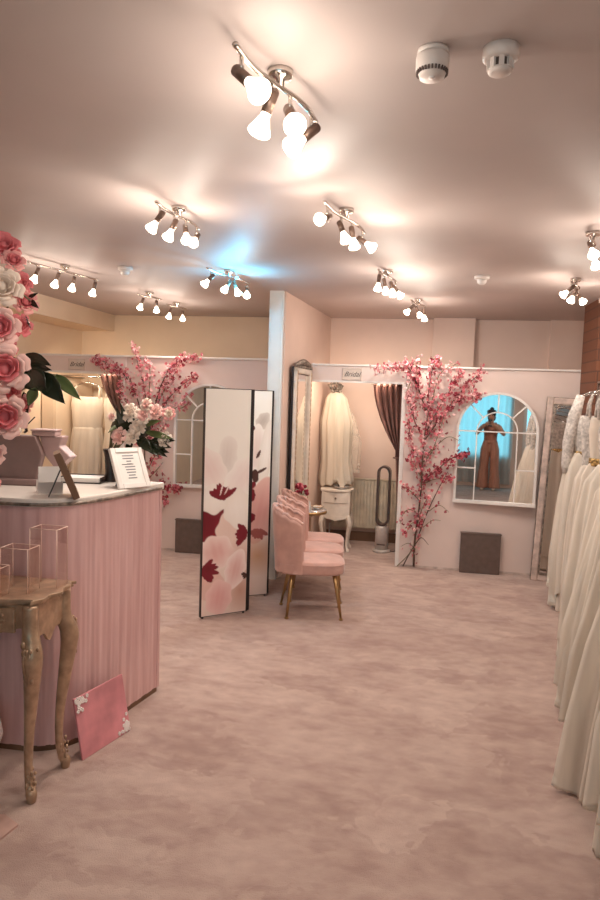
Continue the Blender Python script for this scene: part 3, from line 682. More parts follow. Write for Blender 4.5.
t = thing('place_card', 'small white folded card leaning by the pink posy', 'card', (-.905, 5.735, .532), R(-20))
MB().box(-.035, .035, -.002, .002, 0, .085, 0, Matrix.Rotation(R(-14), 4, 'X')).box(-.035, .035, -.002, .002, 0, .085, 0, Matrix.Translation((0, .04, 0)) @ Matrix.Rotation(R(14), 4, 'X')).obj('folded_sheet', M['paper'], t)
t = thing('trinket_dish', 'low glass dish on the gold side table', 'dish', (-.815, 5.84, .532))
MB().lathe([(.03, 0), (.045, .018), (.055, .028), (.05, .028), (.028, .008), (.001, .007)], 20).obj('bowl', M['crystal'], t)
MB().tube([(.053*cos(a), .053*sin(a), .028) for a in [2*pi*k/20 for k in range(20)]], .003, 6, 0, True).obj('rim', M['goldleg'], t)

# ================================================================== LEFT CHANGING ROOM
def hang_left(x, y, label, seed, wl, zt=1.52, zb=.12, mt='veil'):
    gown(x, y, label, seed, mt, hem_l=wl, hem_r=wl, style=0, zh=1.62, thick=.12, group='gowns in the left changing room')
hang_left(-3.375, 6.62, 'cream gown hanging left of two in left changing room', 71, .17)
hang_left(-3.015, 6.62, 'cream gown hanging right of two in left changing room, above the desk', 72, .15)
t = thing('garment_rail', 'chrome garment rail inside the left changing room', 'rail', (-3.30, 6.62, 0))
MB().tube([(-.42, 0, 1.648), (.40, 0, 1.648)], .011, 10).obj('rail', M['rod'], t)
for s_ in (-.42, .40): MB().tube([(s_, 0, 1.648), (s_, .58, 1.648)], .009, 8).sph((s_, -.012, 1.648), .022).obj('bracket', M['pewter'], t)
t = thing('wardrobe', 'cream panelled wardrobe against the left changing-room wall', 'wardrobe', (-3.735, 6.75, 0))
MB().box(0, .13, -.40, .40, 0, 1.60).obj('carcass', M['wall_warm'], t)
for s_ in (-1, 1):
    d = MB().box(.13, .148, min(s_*.01, s_*.39), max(s_*.01, s_*.39), .06, 1.57).obj('door', M['wall_warm'], t, bevel=.003)
    MB().sph((.158, s_*.05, .85), .014).obj('knob', M['pewter'], d)

# ================================================================== BLOSSOM TREES
def blossom_mesh(seed, mats, r=.017):
    rnd = random.Random(seed); m = MB()
    for k in range(5):
        a = 2*pi*k/5+rnd.uniform(-.15, .15); d = Vector((cos(a), sin(a), 0)); s_ = Vector((-sin(a), cos(a), 0)); L = r*rnd.uniform(.85, 1.15)
        up_ = Vector((0, 0, 1)); vs = [d*.1*L, d*.55*L+s_*.42*L+up_*.18*L, d*.98*L+s_*.22*L+up_*.42*L, d*.98*L-s_*.22*L+up_*.42*L, d*.55*L-s_*.42*L+up_*.18*L]
        m.add(vs, [(0, 1, 2, 3, 4)], 0, False)
    m.sph((0, 0, r*.12), r*.2, 1, 6)
    return m
BLM = []
for i, (a, b) in enumerate((('bl_pink', 'bl_dark'), ('bl_pale', 'bl_pink'), ('bl_dark', 'bl_pink'), ('bl_pink', 'bl_dark'))):
    o = blossom_mesh(i, None).obj('blossom', [M[a], M[b]]); BLM.append((o.data, blossom_mesh(i, None))); bpy.data.objects.remove(o)
def blossom_tree(name, label, base, branches, seed, nper=1.):
    """branches: (points in (x, z) on the panel relative to base, radius, blossom density per metre, palette)"""
    rnd = random.Random(seed); t = thing(name, label, 'blossom tree', base, 0, 'artificial cherry blossom trees')
    spots = []
    for bi, (pts, r, dens, pal) in enumerate(branches):
        n = len(pts); dep = rnd.uniform(.02, .09)
        P = catmull([(x, -.025-(.02+dep)*(i/(n-1))*(1 if pts[-1][1] > .2 else .3)+rnd.uniform(-.008, .008), z) for i, (x, z) in enumerate(pts)], 5)
        MB().tube(P, lerp_list([r, r*.8, r*.35], len(P)), 6).obj('branch', M['twig'] if r > .005 else M['twigg'], t)
        L = sum((P[i+1]-P[i]).length for i in range(len(P)-1))
        for k in range(int(L*dens*nper)):
            q = rnd.random()**.8; i = min(int(q*(len(P)-1)), len(P)-2); p = P[i].lerp(P[i+1], rnd.random())
            off = Vector((rnd.gauss(0, .022), rnd.gauss(0, .02), rnd.gauss(0, .024)))
            p = p+off; p.y = min(p.y, -.012)
            spots.append((p, rnd.choice(pal), rnd.uniform(.62, 1.12), rnd.uniform(0, 6.28), rnd.uniform(-.9, .9), rnd.uniform(.6, 2.0)))
    rnd.shuffle(spots); spots.sort(key=lambda s_: -s_[2])
    for (p, k, s_, a, b, c_) in spots[:100]:
        o = bpy.data.objects.new('blossom', BLM[k][0]); C.objects.link(o); o.parent = t; o.location = p; o.rotation_euler = (c_, b, a); o.scale = (s_,)*3
    rest = {}
    m = MB(); mats = [M['bl_pink'], M['bl_pale'], M['bl_dark']]; idx = {0: (0, 2), 1: (1, 0), 2: (2, 0), 3: (0, 2)}
    for (p, k, s_, a, b, c_) in spots[100:]:
        mx = Matrix.Translation(p) @ Matrix.Rotation(a, 4, 'Z') @ Matrix.Rotation(b, 4, 'Y') @ Matrix.Rotation(c_, 4, 'X') @ Matrix.Scale(s_, 4)
        src = BLM[k][1]; o_ = len(m.v); m.v += [tuple(mx @ Vector(v)) for v in src.v]; m.f += [tuple(i+o_ for i in f) for f in src.f]; m.m += [idx[k][i] for i in src.m]; m.s += src.s
    if spots[100:]: o = m.obj('small_blossoms', mats, t); o['kind'] = 'stuff'
    # small leaves along the lower twigs
    return t
# right-hand tree: pixel sketch turned into metres on the partition (1 px = 9.17 mm there)
def pxz(x, y): return ((x-404.0)*.0086, (566.5-y+(x-404)*.035)*.0092)
def br(pts, r, dens, pal): return ([pxz(*p) for p in pts], r, dens, pal)
A, B_, Dk = [0, 0, 1, 1, 2], [1, 1, 0], [2, 2, 0]
TR = [br([(417, 565), (417, 540), (419, 515), (421, 490), (421, 460), (422, 435), (425, 412)], .011, 55, A),
      br([(406, 565), (412, 552), (419, 540), (424, 535), (431, 541)], .006, 0, A),
      br([(400, 565), (408, 556), (416, 545)], .005, 0, A),
      br([(418, 548), (411, 541), (403, 543)], .004, 5, Dk),
      br([(420, 536), (428, 512), (438, 488), (447, 470)], .006, 16, A),
      br([(430, 510), (440, 503), (450, 509)], .004, 12, Dk), br([(425, 526), (434, 518), (442, 517)], .004, 10, Dk),
      br([(421, 480), (434, 471), (449, 458), (464, 454)], .006, 170, [0, 2, 2]), br([(421, 485), (432, 479), (446, 477), (452, 477)], .005, 110, [0, 2]),
      br([(422, 458), (434, 446), (446, 437), (457, 441)], .005, 25, A),
      br([(423, 440), (437, 420), (452, 404), (464, 400), (474, 397)], .006, 170, A), br([(436, 420), (450, 402), (462, 388), (476, 375)], .006, 170, A),
      br([(424, 432), (436, 408), (446, 392), (455, 377)], .006, 170, A),
      br([(424, 418), (429, 398), (433, 380), (441, 372), (452, 368)], .005, 90, B_),
      br([(422, 412), (414, 392), (406, 376), (398, 366)], .007, 200, A), br([(408, 378), (396, 371), (384, 371), (368, 374)], .005, 190, B_+[0]),
      br([(423, 412), (424, 392), (427, 372), (431, 364)], .006, 160, A), br([(414, 396), (412, 378), (411, 362)], .005, 180, A),
      br([(421, 438), (412, 424), (407, 408), (406, 396)], .006, 160, A), br([(421, 468), (412, 452), (407, 436), (406, 420)], .006, 160, A),
      br([(420, 500), (410, 490), (403, 486)], .005, 110, A), br([(419, 512), (410, 508), (404, 512), (401, 521)], .005, 80, A), br([(419, 520), (412, 522), (408, 531)], .004, 60, Dk),
      br([(421, 478), (414, 466), (409, 458)], .005, 130, A), br([(422, 462), (430, 452), (437, 430), (442, 410)], .005, 110, A), br([(419, 522), (424, 504), (430, 492)], .005, 60, A),
      br([(408, 380), (404, 388), (402, 398)], .004, 120, [1])]
blossom_tree('blossom_tree', 'tall pink cherry blossom tree against the partition, right of the doorway', (-.075, PY-.02, .0), TR, 1, 1.55)
def pxl(x, y): return ((x-150.0)*.0097, (552-y+(x-150)*.035)*.0095)
def bl(pts, r, dens, pal): return ([pxl(*p) for p in pts], r, dens, pal)
TL = [bl([(150, 550), (150, 520), (151, 490), (150, 450), (149, 420)], .011, 10, A),
      bl([(150, 440), (140, 402), (128, 378), (112, 365), (97, 361)], .007, 190, A), bl([(150, 435), (147, 392), (141, 368), (137, 348)], .006, 130, B_),
      bl([(151, 435), (160, 398), (172, 372), (188, 361), (204, 361)], .007, 150, A), bl([(153, 430), (168, 404), (184, 388), (199, 378)], .006, 170, A),
      bl([(150, 425), (152, 392), (153, 372), (150, 360)], .005, 120, B_), bl([(150, 430), (136, 412), (126, 398), (124, 384)], .005, 150, A),
      bl([(138, 395), (126, 372), (116, 372), (106, 367)], .005, 160, A), bl([(156, 415), (166, 392), (176, 378), (182, 366)], .005, 150, A),
      bl([(160, 420), (172, 412), (182, 408), (190, 400)], .005, 140, B_), bl([(150, 445), (160, 436), (172, 424)], .005, 140, A),
      bl([(151, 480), (162, 470), (170, 462)], .005, 45, A), bl([(151, 492), (160, 486), (168, 478)], .005, 110, Dk+[0]), bl([(151, 498), (164, 491), (176, 488), (185, 489)], .005, 170, Dk), bl([(151, 508), (160, 503), (173, 502)], .005, 130, Dk),
      bl([(150, 530), (157, 522), (163, 517)], .004, 25, Dk), bl([(151, 470), (158, 458), (166, 450)], .005, 130, [0, 2]), bl([(150, 452), (141, 440), (134, 428)], .005, 110, A)]
blossom_tree('blossom_tree', 'pink cherry blossom tree behind the white bouquet and photo frame', (-2.50, PL-.02, 0), TL, 2, 1.3)

# ================================================================== LEANING MIRROR beside the brick pillar
t = thing('leaning_mirror', 'tall pale distressed framed mirror leaning on the partition beside the brick pillar', 'mirror', (1.035, 6.06, 0), 0); t.rotation_euler = (R(-3.2), R(2.2), R(-5))
Wm, Hm = .31, 1.58
def frame_rect(x0, x1, z0, z1, wd, y0, y1):
    m = MB()
    for q in ((x0, x0+wd, z0, z1), (x1-wd, x1, z0, z1), (x0+wd, x1-wd, z0, z0+wd), (x0+wd, x1-wd, z1-wd, z1)): m.box(q[0], q[1], y0, y1, q[2], q[3])
    return m
frame_rect(0, Wm, 0, Hm, .055, -.035, .0).obj('frame', M['distress'], t, bevel=.010)
frame_rect(.055, Wm-.055, .055, Hm-.055, .012, -.038, -.005).obj('inner_moulding', M['pewter'], t)
frame_rect(-.003, Wm+.003, -.0, Hm+.003, .010, -.03, .003).obj('outer_edge', M['pewter'], t)
MB().box(.05, Wm-.05, -.016, -.012, .05, Hm-.05).obj('mirror_glass', M['mirror'], t)
MB().box(.01, Wm-.01, -.012, 0, .01, Hm-.01).obj('backing', M['brown'], t)

# ================================================================== FOLDING SCREEN
def paint(flowers):
    """flowers: painter list of (kind, u, v, ru, rv, angle, col_in, col_out). u across (0..1), v down in units of panel width"""
    def f(U, V):
        col = np.zeros(U.shape+(3,)); k = np.clip(V/4.5, 0, 1)[..., None]
        top_, bot_ = np.array([.88, .86, .81]), np.array([.80, .64, .58]); kk = np.clip((k-.45)/.55, 0, 1); col[:] = top_*(1-kk)+bot_*kk
        for (kd, u, v, ru, rv, ang, ci, co_) in flowers:
            a = R(ang); du, dv_ = U-u, V-v; x = du*cos(a)+dv_*sin(a); y = -du*sin(a)+dv_*cos(a)
            if kd == 'petal':
                d2 = np.sqrt((x/ru)**2+(y/rv)**2)*(1+.06*np.sin(6*np.arctan2(y, x)+u*9)); al = np.clip((1-d2)/.05, 0, 1)[..., None]
                g_ = np.clip(d2**1.6+.10*np.sin(x/ru*16)*np.clip(1-d2, 0, 1), 0, 1)[..., None]; c_ = np.array(ci)*(1-g_)+np.array(co_)*g_
            elif kd == 'soft':
                d2 = np.sqrt((x/ru)**2+(y/rv)**2); al = (np.clip(1-d2, 0, 1)**.8)[..., None]; c_ = np.array(ci)
            else: # stamens: ragged fan
                rg = random.Random(int(u*100+v*37)); al = np.clip((1-np.sqrt(((x-ru*.3)/(ru*.62))**2+(y/(rv*.50))**2))/.25, 0, 1)
                for q in range(9):
                    ta = rg.uniform(-1.25, 1.25); ln_ = rg.uniform(.6, 1.0); ex, ey = ru*ln_*cos(ta), rv*ln_*sin(ta); L2 = ex*ex+ey*ey
                    tt = np.clip((x*ex+y*ey)/L2, 0, 1); dd = np.sqrt((x-ex*tt)**2+(y-ey*tt)**2); al = np.maximum(al, np.clip((.035*(1-.45*tt)-dd)/.012, 0, 1))
                al = al[..., None]; c_ = np.array(ci)
            col = col*(1-al)+c_*al
        return col
    return f
PK, PP, WH, DR, GR, BR_ = (.68, .30, .29), (.80, .58, .55), (.90, .86, .82), (.16, .006, .016), (.52, .46, .42), (.07, .025, .02)
def fan(u, v, L, a0, a1, n, wd, col, seed):
    rg = random.Random(seed); out = []
    for k in range(n):
        a = a0+(a1-a0)*(k+.5)/n+rg.uniform(-5, 5); l = L*rg.uniform(.7, 1.05)
        out.append(('petal', u+cos(R(a))*l*.5, v+sin(R(a))*l*.5, l*.5, wd*rg.uniform(.8, 1.3), a, col, col))
    return out
CR = (.19, .008, .022)
P1F = [('soft', .5, 2.1, .9, 1.1, 0, (.88, .85, .80), WH), ('petal', .50, 1.46, .22, .50, 6, (.72, .66, .62), (.84, .80, .76)), ('petal', .12, 1.70, .34, .50, -28, (.82, .68, .65), (.88, .82, .78)), ('petal', .86, 1.90, .34, .56, 35, (.84, .74, .72), WH),
       ('petal', .22, 2.66, .36, .34, 20, CR, DR), ('petal', .12, 3.02, .28, .30, -20, (.24, .012, .02), CR), ('petal', .05, 2.85, .24, .4, 0, DR, CR),
       ('petal', .62, 3.05, .34, .46, 10, (.78, .60, .54), (.80, .64, .58)), ('petal', .76, 2.58, .34, .46, -12, WH, (.84, .78, .73)), ('petal', .22, 2.36, .33, .33, 0, WH, (.85, .80, .75))]
P1F += fan(.42, 2.36, .36, -155, -30, 8, .055, CR, 1)+[('petal', .42, 2.24, .10, .16, 0, DR, CR), ('petal', .40, 2.10, .018, .20, 14, (.80, .62, .60), WH), ('petal', .52, 2.14, .016, .16, 28, (.80, .62, .60), WH)]
P1F += [('petal', .30, 3.52, .40, .38, -14, (.74, .44, .42), (.88, .74, .70)), ('soft', .85, 3.7, .3, .5, 0, (.70, .45, .40), PK), ('petal', .18, 4.22, .30, .34, 20, (.74, .50, .45), (.76, .54, .49)), ('soft', .86, 4.42, .36, .5, 0, (.56, .32, .25), PK)]
P1F += fan(1.0, 3.18, .34, 120, 250, 7, .05, CR, 2)+[('petal', .74, 3.94, .24, .46, 12, (.74, .46, .44), (.90, .78, .75)), ('petal', .38, 4.52, .30, .40, 8, (.74, .40, .39), (.84, .60, .57))]
P1F += fan(-.02, 3.90, .40, -50, 60, 6, .055, CR, 3)+[('petal', .12, 3.86, .12, .10, 0, DR, CR)]+fan(1.02, 4.10, .16, 130, 230, 4, .025, BR_, 4)
P2F = [('petal', .78, .72, .16, .24, 30, GR, (.72, .66, .60)), ('petal', .66, 1.35, .18, .60, 0, (.80, .68, .64), WH), ('petal', .88, 1.5, .18, .80, 8, WH, (.80, .74, .68)), ('petal', .55, .88, .05, .06, 0, CR, BR_), ('petal', .70, 1.50, .035, .11, 25, BR_, BR_),
       ('petal', .63, 2.02, .085, .17, -8, BR_, BR_), ('petal', .77, 1.90, .17, .035, -28, BR_, BR_), ('petal', .58, 2.30, .09, .16, 0, CR, DR), ('petal', .80, 2.85, .42, .80, 10, (.66, .34, .31), (.76, .50, .45)), ('soft', .75, 3.95, .6, .5, 0, (.62, .36, .22), PK)]
P2F += fan(.75, 3.30, .30, 20, 160, 7, .05, (.34, .10, .09), 6)+[('petal', .55, 2.48, .10, .16, 0, CR, DR), ('petal', .56, 3.02, .10, .12, 30, DR, CR)]
P3F = [('soft', .8, 2.2, .8, 1.8, 0, (.78, .58, .54), PP), ('petal', .90, .72, .06, .09, 20, BR_, BR_), ('petal', .85, 1.10, .22, .055, -6, BR_, BR_), ('petal', .90, 1.5, .07, .20, 8, CR, DR), ('petal', .8, 2.7, .4, .6, 0, PK, PP)]
def screen_panel(parent, a, b, flowers):
    a = Vector((*a, 0)); b = Vector((*b, 0)); d = b-a; W = d.length; d.normalize(); nrm = Vector((d.y, -d.x, 0))  # towards the viewer
    H = 1.535; z0 = .012; fr = .007
    mx = Matrix(((d.x, nrm.x, 0, a.x), (d.y, nrm.y, 0, a.y), (0, 0, 1, 0), (0, 0, 0, 1)))
    fm = MB()
    for q in ((0, fr, z0, z0+H), (W-fr, W, z0, z0+H), (fr, W-fr, z0, z0+fr*.6), (fr, W-fr, z0+H-fr*.6, z0+H)): fm.box(q[0], q[1], -.012, .012, q[2], q[3], 0, mx)
    p = fm.obj('panel', M['black'], parent)
    nu, nv = 72, 300
    m = MB(); m.grid(lambda u, v: mx @ Vector((fr+(W-2*fr)*u, .0105, z0+H-fr*.6-(H-fr*1.2)*v)), nu, nv); m.grid(lambda u, v: mx @ Vector((fr+(W-2*fr)*u, -.0105, z0+H-fr*.6-(H-fr*1.2)*v)), 2, 2)
    o = m.obj('printed_canvas', M['print'], p)
    U, V = np.meshgrid(np.linspace(0, 1, nu), np.linspace(0, H/W, nv)); colr = paint(flowers)(U, V*(4.9/(H/W))).reshape(-1, 3)
    colr = np.vstack([colr, np.tile([.74, .66, .58], (4, 1))])
    at = o.data.color_attributes.new('print', 'FLOAT_COLOR', 'POINT'); at.data.foreach_set('color', np.hstack([colr, np.ones((len(colr), 1))]).astype(np.float32).ravel())
    for q in (.02, W-.02): MB().lathe([(.008, 0), (.008, z0+.001)], 10, tuple(mx @ Vector((q, 0, 0)))).obj('foot', M['black'], p)
t = thing('folding_screen', 'white folding screen printed with large pink and crimson blossom', 'screen', (0, 0, 0))
screen_panel(t, (-1.372, 4.292), (-1.110, 4.515), P1F)
screen_panel(t, (-1.102, 4.530), (-1.330, 4.760), P2F[:3])
screen_panel(t, (-1.335, 4.775), (-1.055, 4.950), P2F)
screen_panel(t, (-1.058, 4.970), (-1.345, 5.185), P3F[:1])
screen_panel(t, (-1.345, 5.205), (-1.140, 5.345), P3F)

# ================================================================== PINK VELVET CHAIRS
def make_chair(label, loc, rz):
    t = thing('velvet_chair', label, 'chair', loc, rz, 'pink velvet chairs in a row')
    # seat
    def seat_fn(u, v):
        q = 2*pi*u; ex = .55
        c_, s_ = cos(q), sin(q); px = abs(c_)**ex*(1 if c_ > 0 else -1); py = abs(s_)**ex*(1 if s_ > 0 else -1)
        prof = [(.90, .305), (.99, .315), (1.0, .345), (.99, .375), (.93, .392), (.70, .402), (.35, .407), (.01, .408)]
        k = v*(len(prof)-1); i = min(int(k), len(prof)-2); f = k-i; sc_ = prof[i][0]*(1-f)+prof[i+1][0]*f; z = prof[i][1]*(1-f)+prof[i+1][1]*f
        return (.03+.235*px*sc_, .172*py*sc_, z)
    m = MB(); m.grid(seat_fn, 56, 22, 0, True); m.grid(lambda u, v: (.03+.2115*(u*2-1)*.9, .172*.9*(v*2-1)*.9, .306), 3, 3); m.obj('seat', M['velvet'], t)
    MB().tube([seat_fn(k/48, 3/7) for k in range(48)], .003, 5, 0, True).obj('piping', M['velvet'], t)
    # wrapped scalloped back
    NL = 9
    def back_fn(out):
        def fn(u, v):
            th = (u*2-1); ang = th*R(82)
            lob = abs(sin(u*NL*pi))
            rx, ry = .250, .176
            e = .75; cx_ = -cos(ang); cy_ = sin(ang)
            px = abs(cx_)**e*(1 if cx_ > 0 else -1); py = abs(cy_)**e*(1 if cy_ > 0 else -1)
            topz = .745-.095*abs(th)**1.7+.012*lob; z = .315+(topz-.315)*v
            flare = 1+.07*v*(1-abs(th))
            off = (.0 if out else -.045+.010*lob)*(1-.4*max(0, v-.9)*10*.5)
            return (.03+(rx+off)*px*flare-.015*v, (ry+off)*py*(1 if abs(th) < .8 else 1), z)
        return fn
    nu, nv = 91, 14; m = MB(); fo, fi = back_fn(True), back_fn(False)
    m.grid(fo, nu, nv); m.grid(fi, nu, nv)
    off = nu*nv; fs = []
    for i in range(nu-1): fs.append(((nv-1)*nu+i, (nv-1)*nu+i+1, off+(nv-1)*nu+i+1, off+(nv-1)*nu+i)); fs.append((i, i+1, off+i+1, off+i))
    for j in range(nv-1): fs.append((j*nu, (j+1)*nu, off+(j+1)*nu, off+j*nu)); fs.append((j*nu+nu-1, (j+1)*nu+nu-1, off+(j+1)*nu+nu-1, off+j*nu+nu-1))
    o_ = 0; m.f += fs; m.m += [0]*len(fs); m.s += [True]*len(fs)
    m.obj('backrest', M['velvet'], t)
    MB().tube([(fo(k/90, 1)[0]*.5+fi(k/90, 1)[0]*.5, fo(k/90, 1)[1]*.5+fi(k/90, 1)[1]*.5, fo(k/90, 1)[2]) for k in range(91)], .014, 8).obj('scalloped_edge', M['velvet'], t)
    for (x, y, sx, sy) in ((-.095, -.115, -.03, -.03), (-.115, .115, -.06, .05), (.19, -.12, .055, -.02), (.19, .12, .055, .02)):
        l = MB().tube([(x, y, .312), (x+sx, y+sy, .012)], [.016, .009], 10).obj('leg', M['goldleg'], t)
        MB().lathe([(.013, 0), (.015, .006), (.011, .014)], 12, (x+sx, y+sy, 0)).obj('foot_cap', M['goldleg'], l)
    return t
make_chair('nearest pink velvet chair with gold legs, beside the folding screen', (-.708, 4.62, 0), R(9))
make_chair('middle pink velvet chair of the row of three', (-.755, 5.0, 0), R(8))
make_chair('farthest pink velvet chair of the row, in front of the gold side table', (-.795, 5.375, 0), R(7))

# ================================================================== RECEPTION DESK
def desk_outline(off=0.):
    pts = [(-2.9, 2.50-off), (-1.62, 2.50-off)]
    arc = [(-1.62, 2.50), (-1.52, 2.505), (-1.44, 2.535), (-1.375, 2.60), (-1.335, 2.70), (-1.31, 2.80)]
    side = [(-1.285, 2.92), (-1.235, 3.17)]
    fr_ = catmull([Vector((*p, 0)) for p in arc+side], 6)
    out = []
    for i, p in enumerate(fr_):
        a, b = fr_[max(i-1, 0)], fr_[min(i+1, len(fr_)-1)]; d = (b-a).normalized(); out.append((p.x+d.y*off, p.y-d.x*off))
    return pts[:1]+out
t = thing('reception_desk', 'curved pink reception desk with white worktop, left foreground', 'desk', (0, 0, 0))
o1 = desk_outline(0)
back = [(-1.72, 3.22), (-1.76, 3.05), (-1.85, 2.98), (-2.9, 2.98)]
MB().prism(desk_outline(-.02)+[(-1.26, 3.19), (-1.70, 3.20)]+back[1:], .06, 1.02).obj('carcass', M['till'], t)
# pleated front skin
path = []
L = 0; rnd = random.Random(5)
for i in range(len(o1)-1):
    a, b = Vector((*o1[i], 0)), Vector((*o1[i+1], 0)); n = max(2, int((b-a).length/.004))
    for k in range(n): path.append((a.lerp(b, k/n), (b-a).normalized()))
path.append((Vector((*o1[-1], 0)), path[-1][1]))
s_acc = 0; offs = []; prev = path[0][0]
for (p, d) in path:
    s_acc += (p-prev).length; prev = p
    k = min(1, max(0, (s_acc-1.30)/.35)); offs.append(.0017*(sin(s_acc*95+2*sin(s_acc*17))+.7*sin(s_acc*201+1.3*sin(s_acc*31)))*(.15+.85*k))
nP = len(path)
m = MB(); m.grid(lambda u, v: (lambda i: (path[i][0].x+path[i][1].y*(offs[i]*(1 if .01 < v < .99 else .2)+.004), path[i][0].y-path[i][1].x*(offs[i]+.004), .022+1.003*v))(int(round(u*(nP-1)))), nP, 8)
m.obj('pleated_front', M['deskpink'], t)
e0 = path[-1][0]; MB().box(-1.74, -1.228, 3.165, 3.195, .02, 1.03).obj('end_panel', M['deskpink'], t)
MB().prism(desk_outline(.010)+[(-1.218, 3.20), (-1.70, 3.24)]+back[1:], 1.025, 1.060).obj('worktop', M['worktop'], t, bevel=.006)
edge = [(x, y, 1.036) for x, y in desk_outline(.011)]; MB().tube(edge, .0075, 6).obj('edge_trim', M['pewter'], t)
MB().prism(desk_outline(.004)+[(-1.24, 3.195), (-1.70, 3.19)]+back[1:], 0, .024).obj('plinth', M['brown'], t)

# things on the desk ------------------------------------------------------------
DZ = 1.06
t = thing('till_terminal', 'mauve till terminal on the desk, seen from behind', 'till', (-1.80, 2.90, DZ), R(6))
MB().box(-.14, .14, -.09, .03, 0, .03).obj('base', M['till'], t, bevel=.006)
MB().prism([(-.145, .0), (.085, .0), (.12, .13), (.085, .215), (-.145, .215)], -.02, .02, 0, Matrix.Translation((0, -.04, .012)) @ Matrix.Rotation(R(90), 4, 'X')).obj('screen_back', M['till'], t, bevel=.006)
MB().prism([(.09, .215), (.20, .215), (.185, .17), (.24, .12), (.17, .06), (.12, .12)], -.05, .03, 0, Matrix.Translation((0, .0, .012)) @ Matrix.Rotation(R(90), 4, 'X')).obj('customer_display', M['till_light'], t, bevel=.005)
MB().box(-.03, .07, -.03, .02, .20, .226).obj('hinge', M['till'], t)
def lumpbox(name, lb, cat, loc, sx, sy, h, mt, rz=0):
    t = thing(name, lb, cat, loc, rz); MB().box(-sx, sx, -sy, sy, 0, h*.7).obj('box', M[mt], t, bevel=.005); MB().box(-sx-.004, sx+.004, -sy-.004, sy+.004, h*.7, h).obj('lid', M[mt], t, bevel=.004); return t
lumpbox('gift_box', 'small pink gift box lying on top of the till', 'box', (-1.685, 2.905, DZ+.228), .055, .04, .03, 'till_light', R(10))
t = thing('ribbon_bow', 'dark striped ribbon bow on the mauve till', 'bow', (-1.80, 2.865, DZ+.228))
m = MB()
for k in range(6):
    a = k*pi/3; m.tube([(0, 0, .012)]+[(cos(a)*.035*q, sin(a)*.025*q, .012+.05*sin(q*2.6)) for q in (.4, .7, 1, 1.15)]+[(cos(a)*.03, sin(a)*.02, .012)], .009, 6, k % 2, False, .5)
m.obj('loops', [M['darkvase'], M['rosew']], t); MB().sph((0, 0, .03), .013).obj('knot', M['darkvase'], t)
MB().tube([(0, 0, .03), (.05, .0, .055), (.075, .01, .085)], .003, 5).tube([(0, 0, .03), (-.05, -.01, .02), (-.085, 0, .0075)], .0075, 5, 0).obj('tails', M['darkvase'], t)
# brown photo frame seen edge-on
t = thing('photo_frame', 'brown wooden photo frame seen edge-on on the desk front', 'photo frame', (-1.385, 2.62, DZ), R(120))
mx = Matrix.Rotation(R(-23), 4, 'X')
f_ = MB()
for q in ((-.08, -.062, 0, .20), (.062, .08, 0, .20), (-.062, .062, 0, .018), (-.062, .062, .182, .20)): f_.box(q[0], q[1], -.014, .012, q[2], q[3], 0, mx)
f_.obj('frame', M['brown'], t); MB().box(-.062, .062, -.004, .0, .018, .182, 0, mx).obj('picture', M['paper'], t); MB().box(-.062, .062, .001, .007, .018, .182, 0, mx).obj('backing', M['gold'], t)
MB().box(-.02, .02, .0, .004, 0, .15, 0, Matrix.Translation((0, .105, 0)) @ Matrix.Rotation(R(22), 4, 'X')).obj('easel_leg', M['black'], t)
# leaflet holder
t = thing('leaflet_holder', 'white leaflets in a small clear holder beside the till', 'leaflets', (-1.525, 2.66, DZ), R(35))
for k in range(3): MB().box(-.045, .045, k*.022-.0015, k*.022+.0015, .004, .115-.03*k, 0, Matrix.Rotation(R(-14), 4, 'X')).obj('leaflet', M['paper'], t)
MB().box(-.05, .05, -.02, .075, 0, .004).box(-.05, .05, -.022, -.02, 0, .05).box(-.05, .05, .073, .075, 0, .05).obj('holder', M['plastic'], t)
# white photo frame with printed notice
t = thing('photo_frame', 'white photo frame holding a printed notice on the desk corner', 'photo frame', (-1.262, 2.94, DZ), R(56))
mx = Matrix.Rotation(R(-27), 4, 'X')
f_ = MB(); FW, FH, fb = .084, .20, .024
for q in ((-FW, -FW+fb, 0, FH), (FW-fb, FW, 0, FH), (-FW+fb, FW-fb, 0, fb), (-FW+fb, FW-fb, FH-fb, FH)): f_.box(q[0], q[1], -.010, .010, q[2], q[3], 0, mx)
f_.obj('frame', M['white'], t, bevel=.003); MB().box(-FW+fb, FW-fb, -.005, .004, fb, FH-fb, 0, mx).obj('notice', M['paper'], t)
ln = MB(); rnd = random.Random(2)
for k in range(9): q = rnd.uniform(.012, .03); ln.box(-q, q, -.0058, -.005, FH-fb-.018-k*.0138, FH-fb-.013-k*.0138, 0, mx)
ln.obj('printed_lines', M['ink'], t)
MB().box(-.03, .03, .0, .004, 0, .12, 0, Matrix.Translation((-.01, .10, 0)) @ Matrix.Rotation(R(26), 4, 'X')).obj('easel_leg', M['black'], t)
# open book / tray
t = thing('paper_tray', 'dark paper tray with white sheets at the back of the desk', 'tray', (-1.575, 3.06, DZ), R(10))
MB().box(-.10, .10, -.07, .07, 0, .006).box(-.10, .10, .066, .07, .006, .03).box(-.10, -.096, -.07, .07, .006, .03).box(.096, .10, -.07, .07, .006, .03).obj('tray', M['darkvase'], t)
MB().box(-.09, .09, -.065, .06, .006, .026).obj('sheets', M['paper'], t)

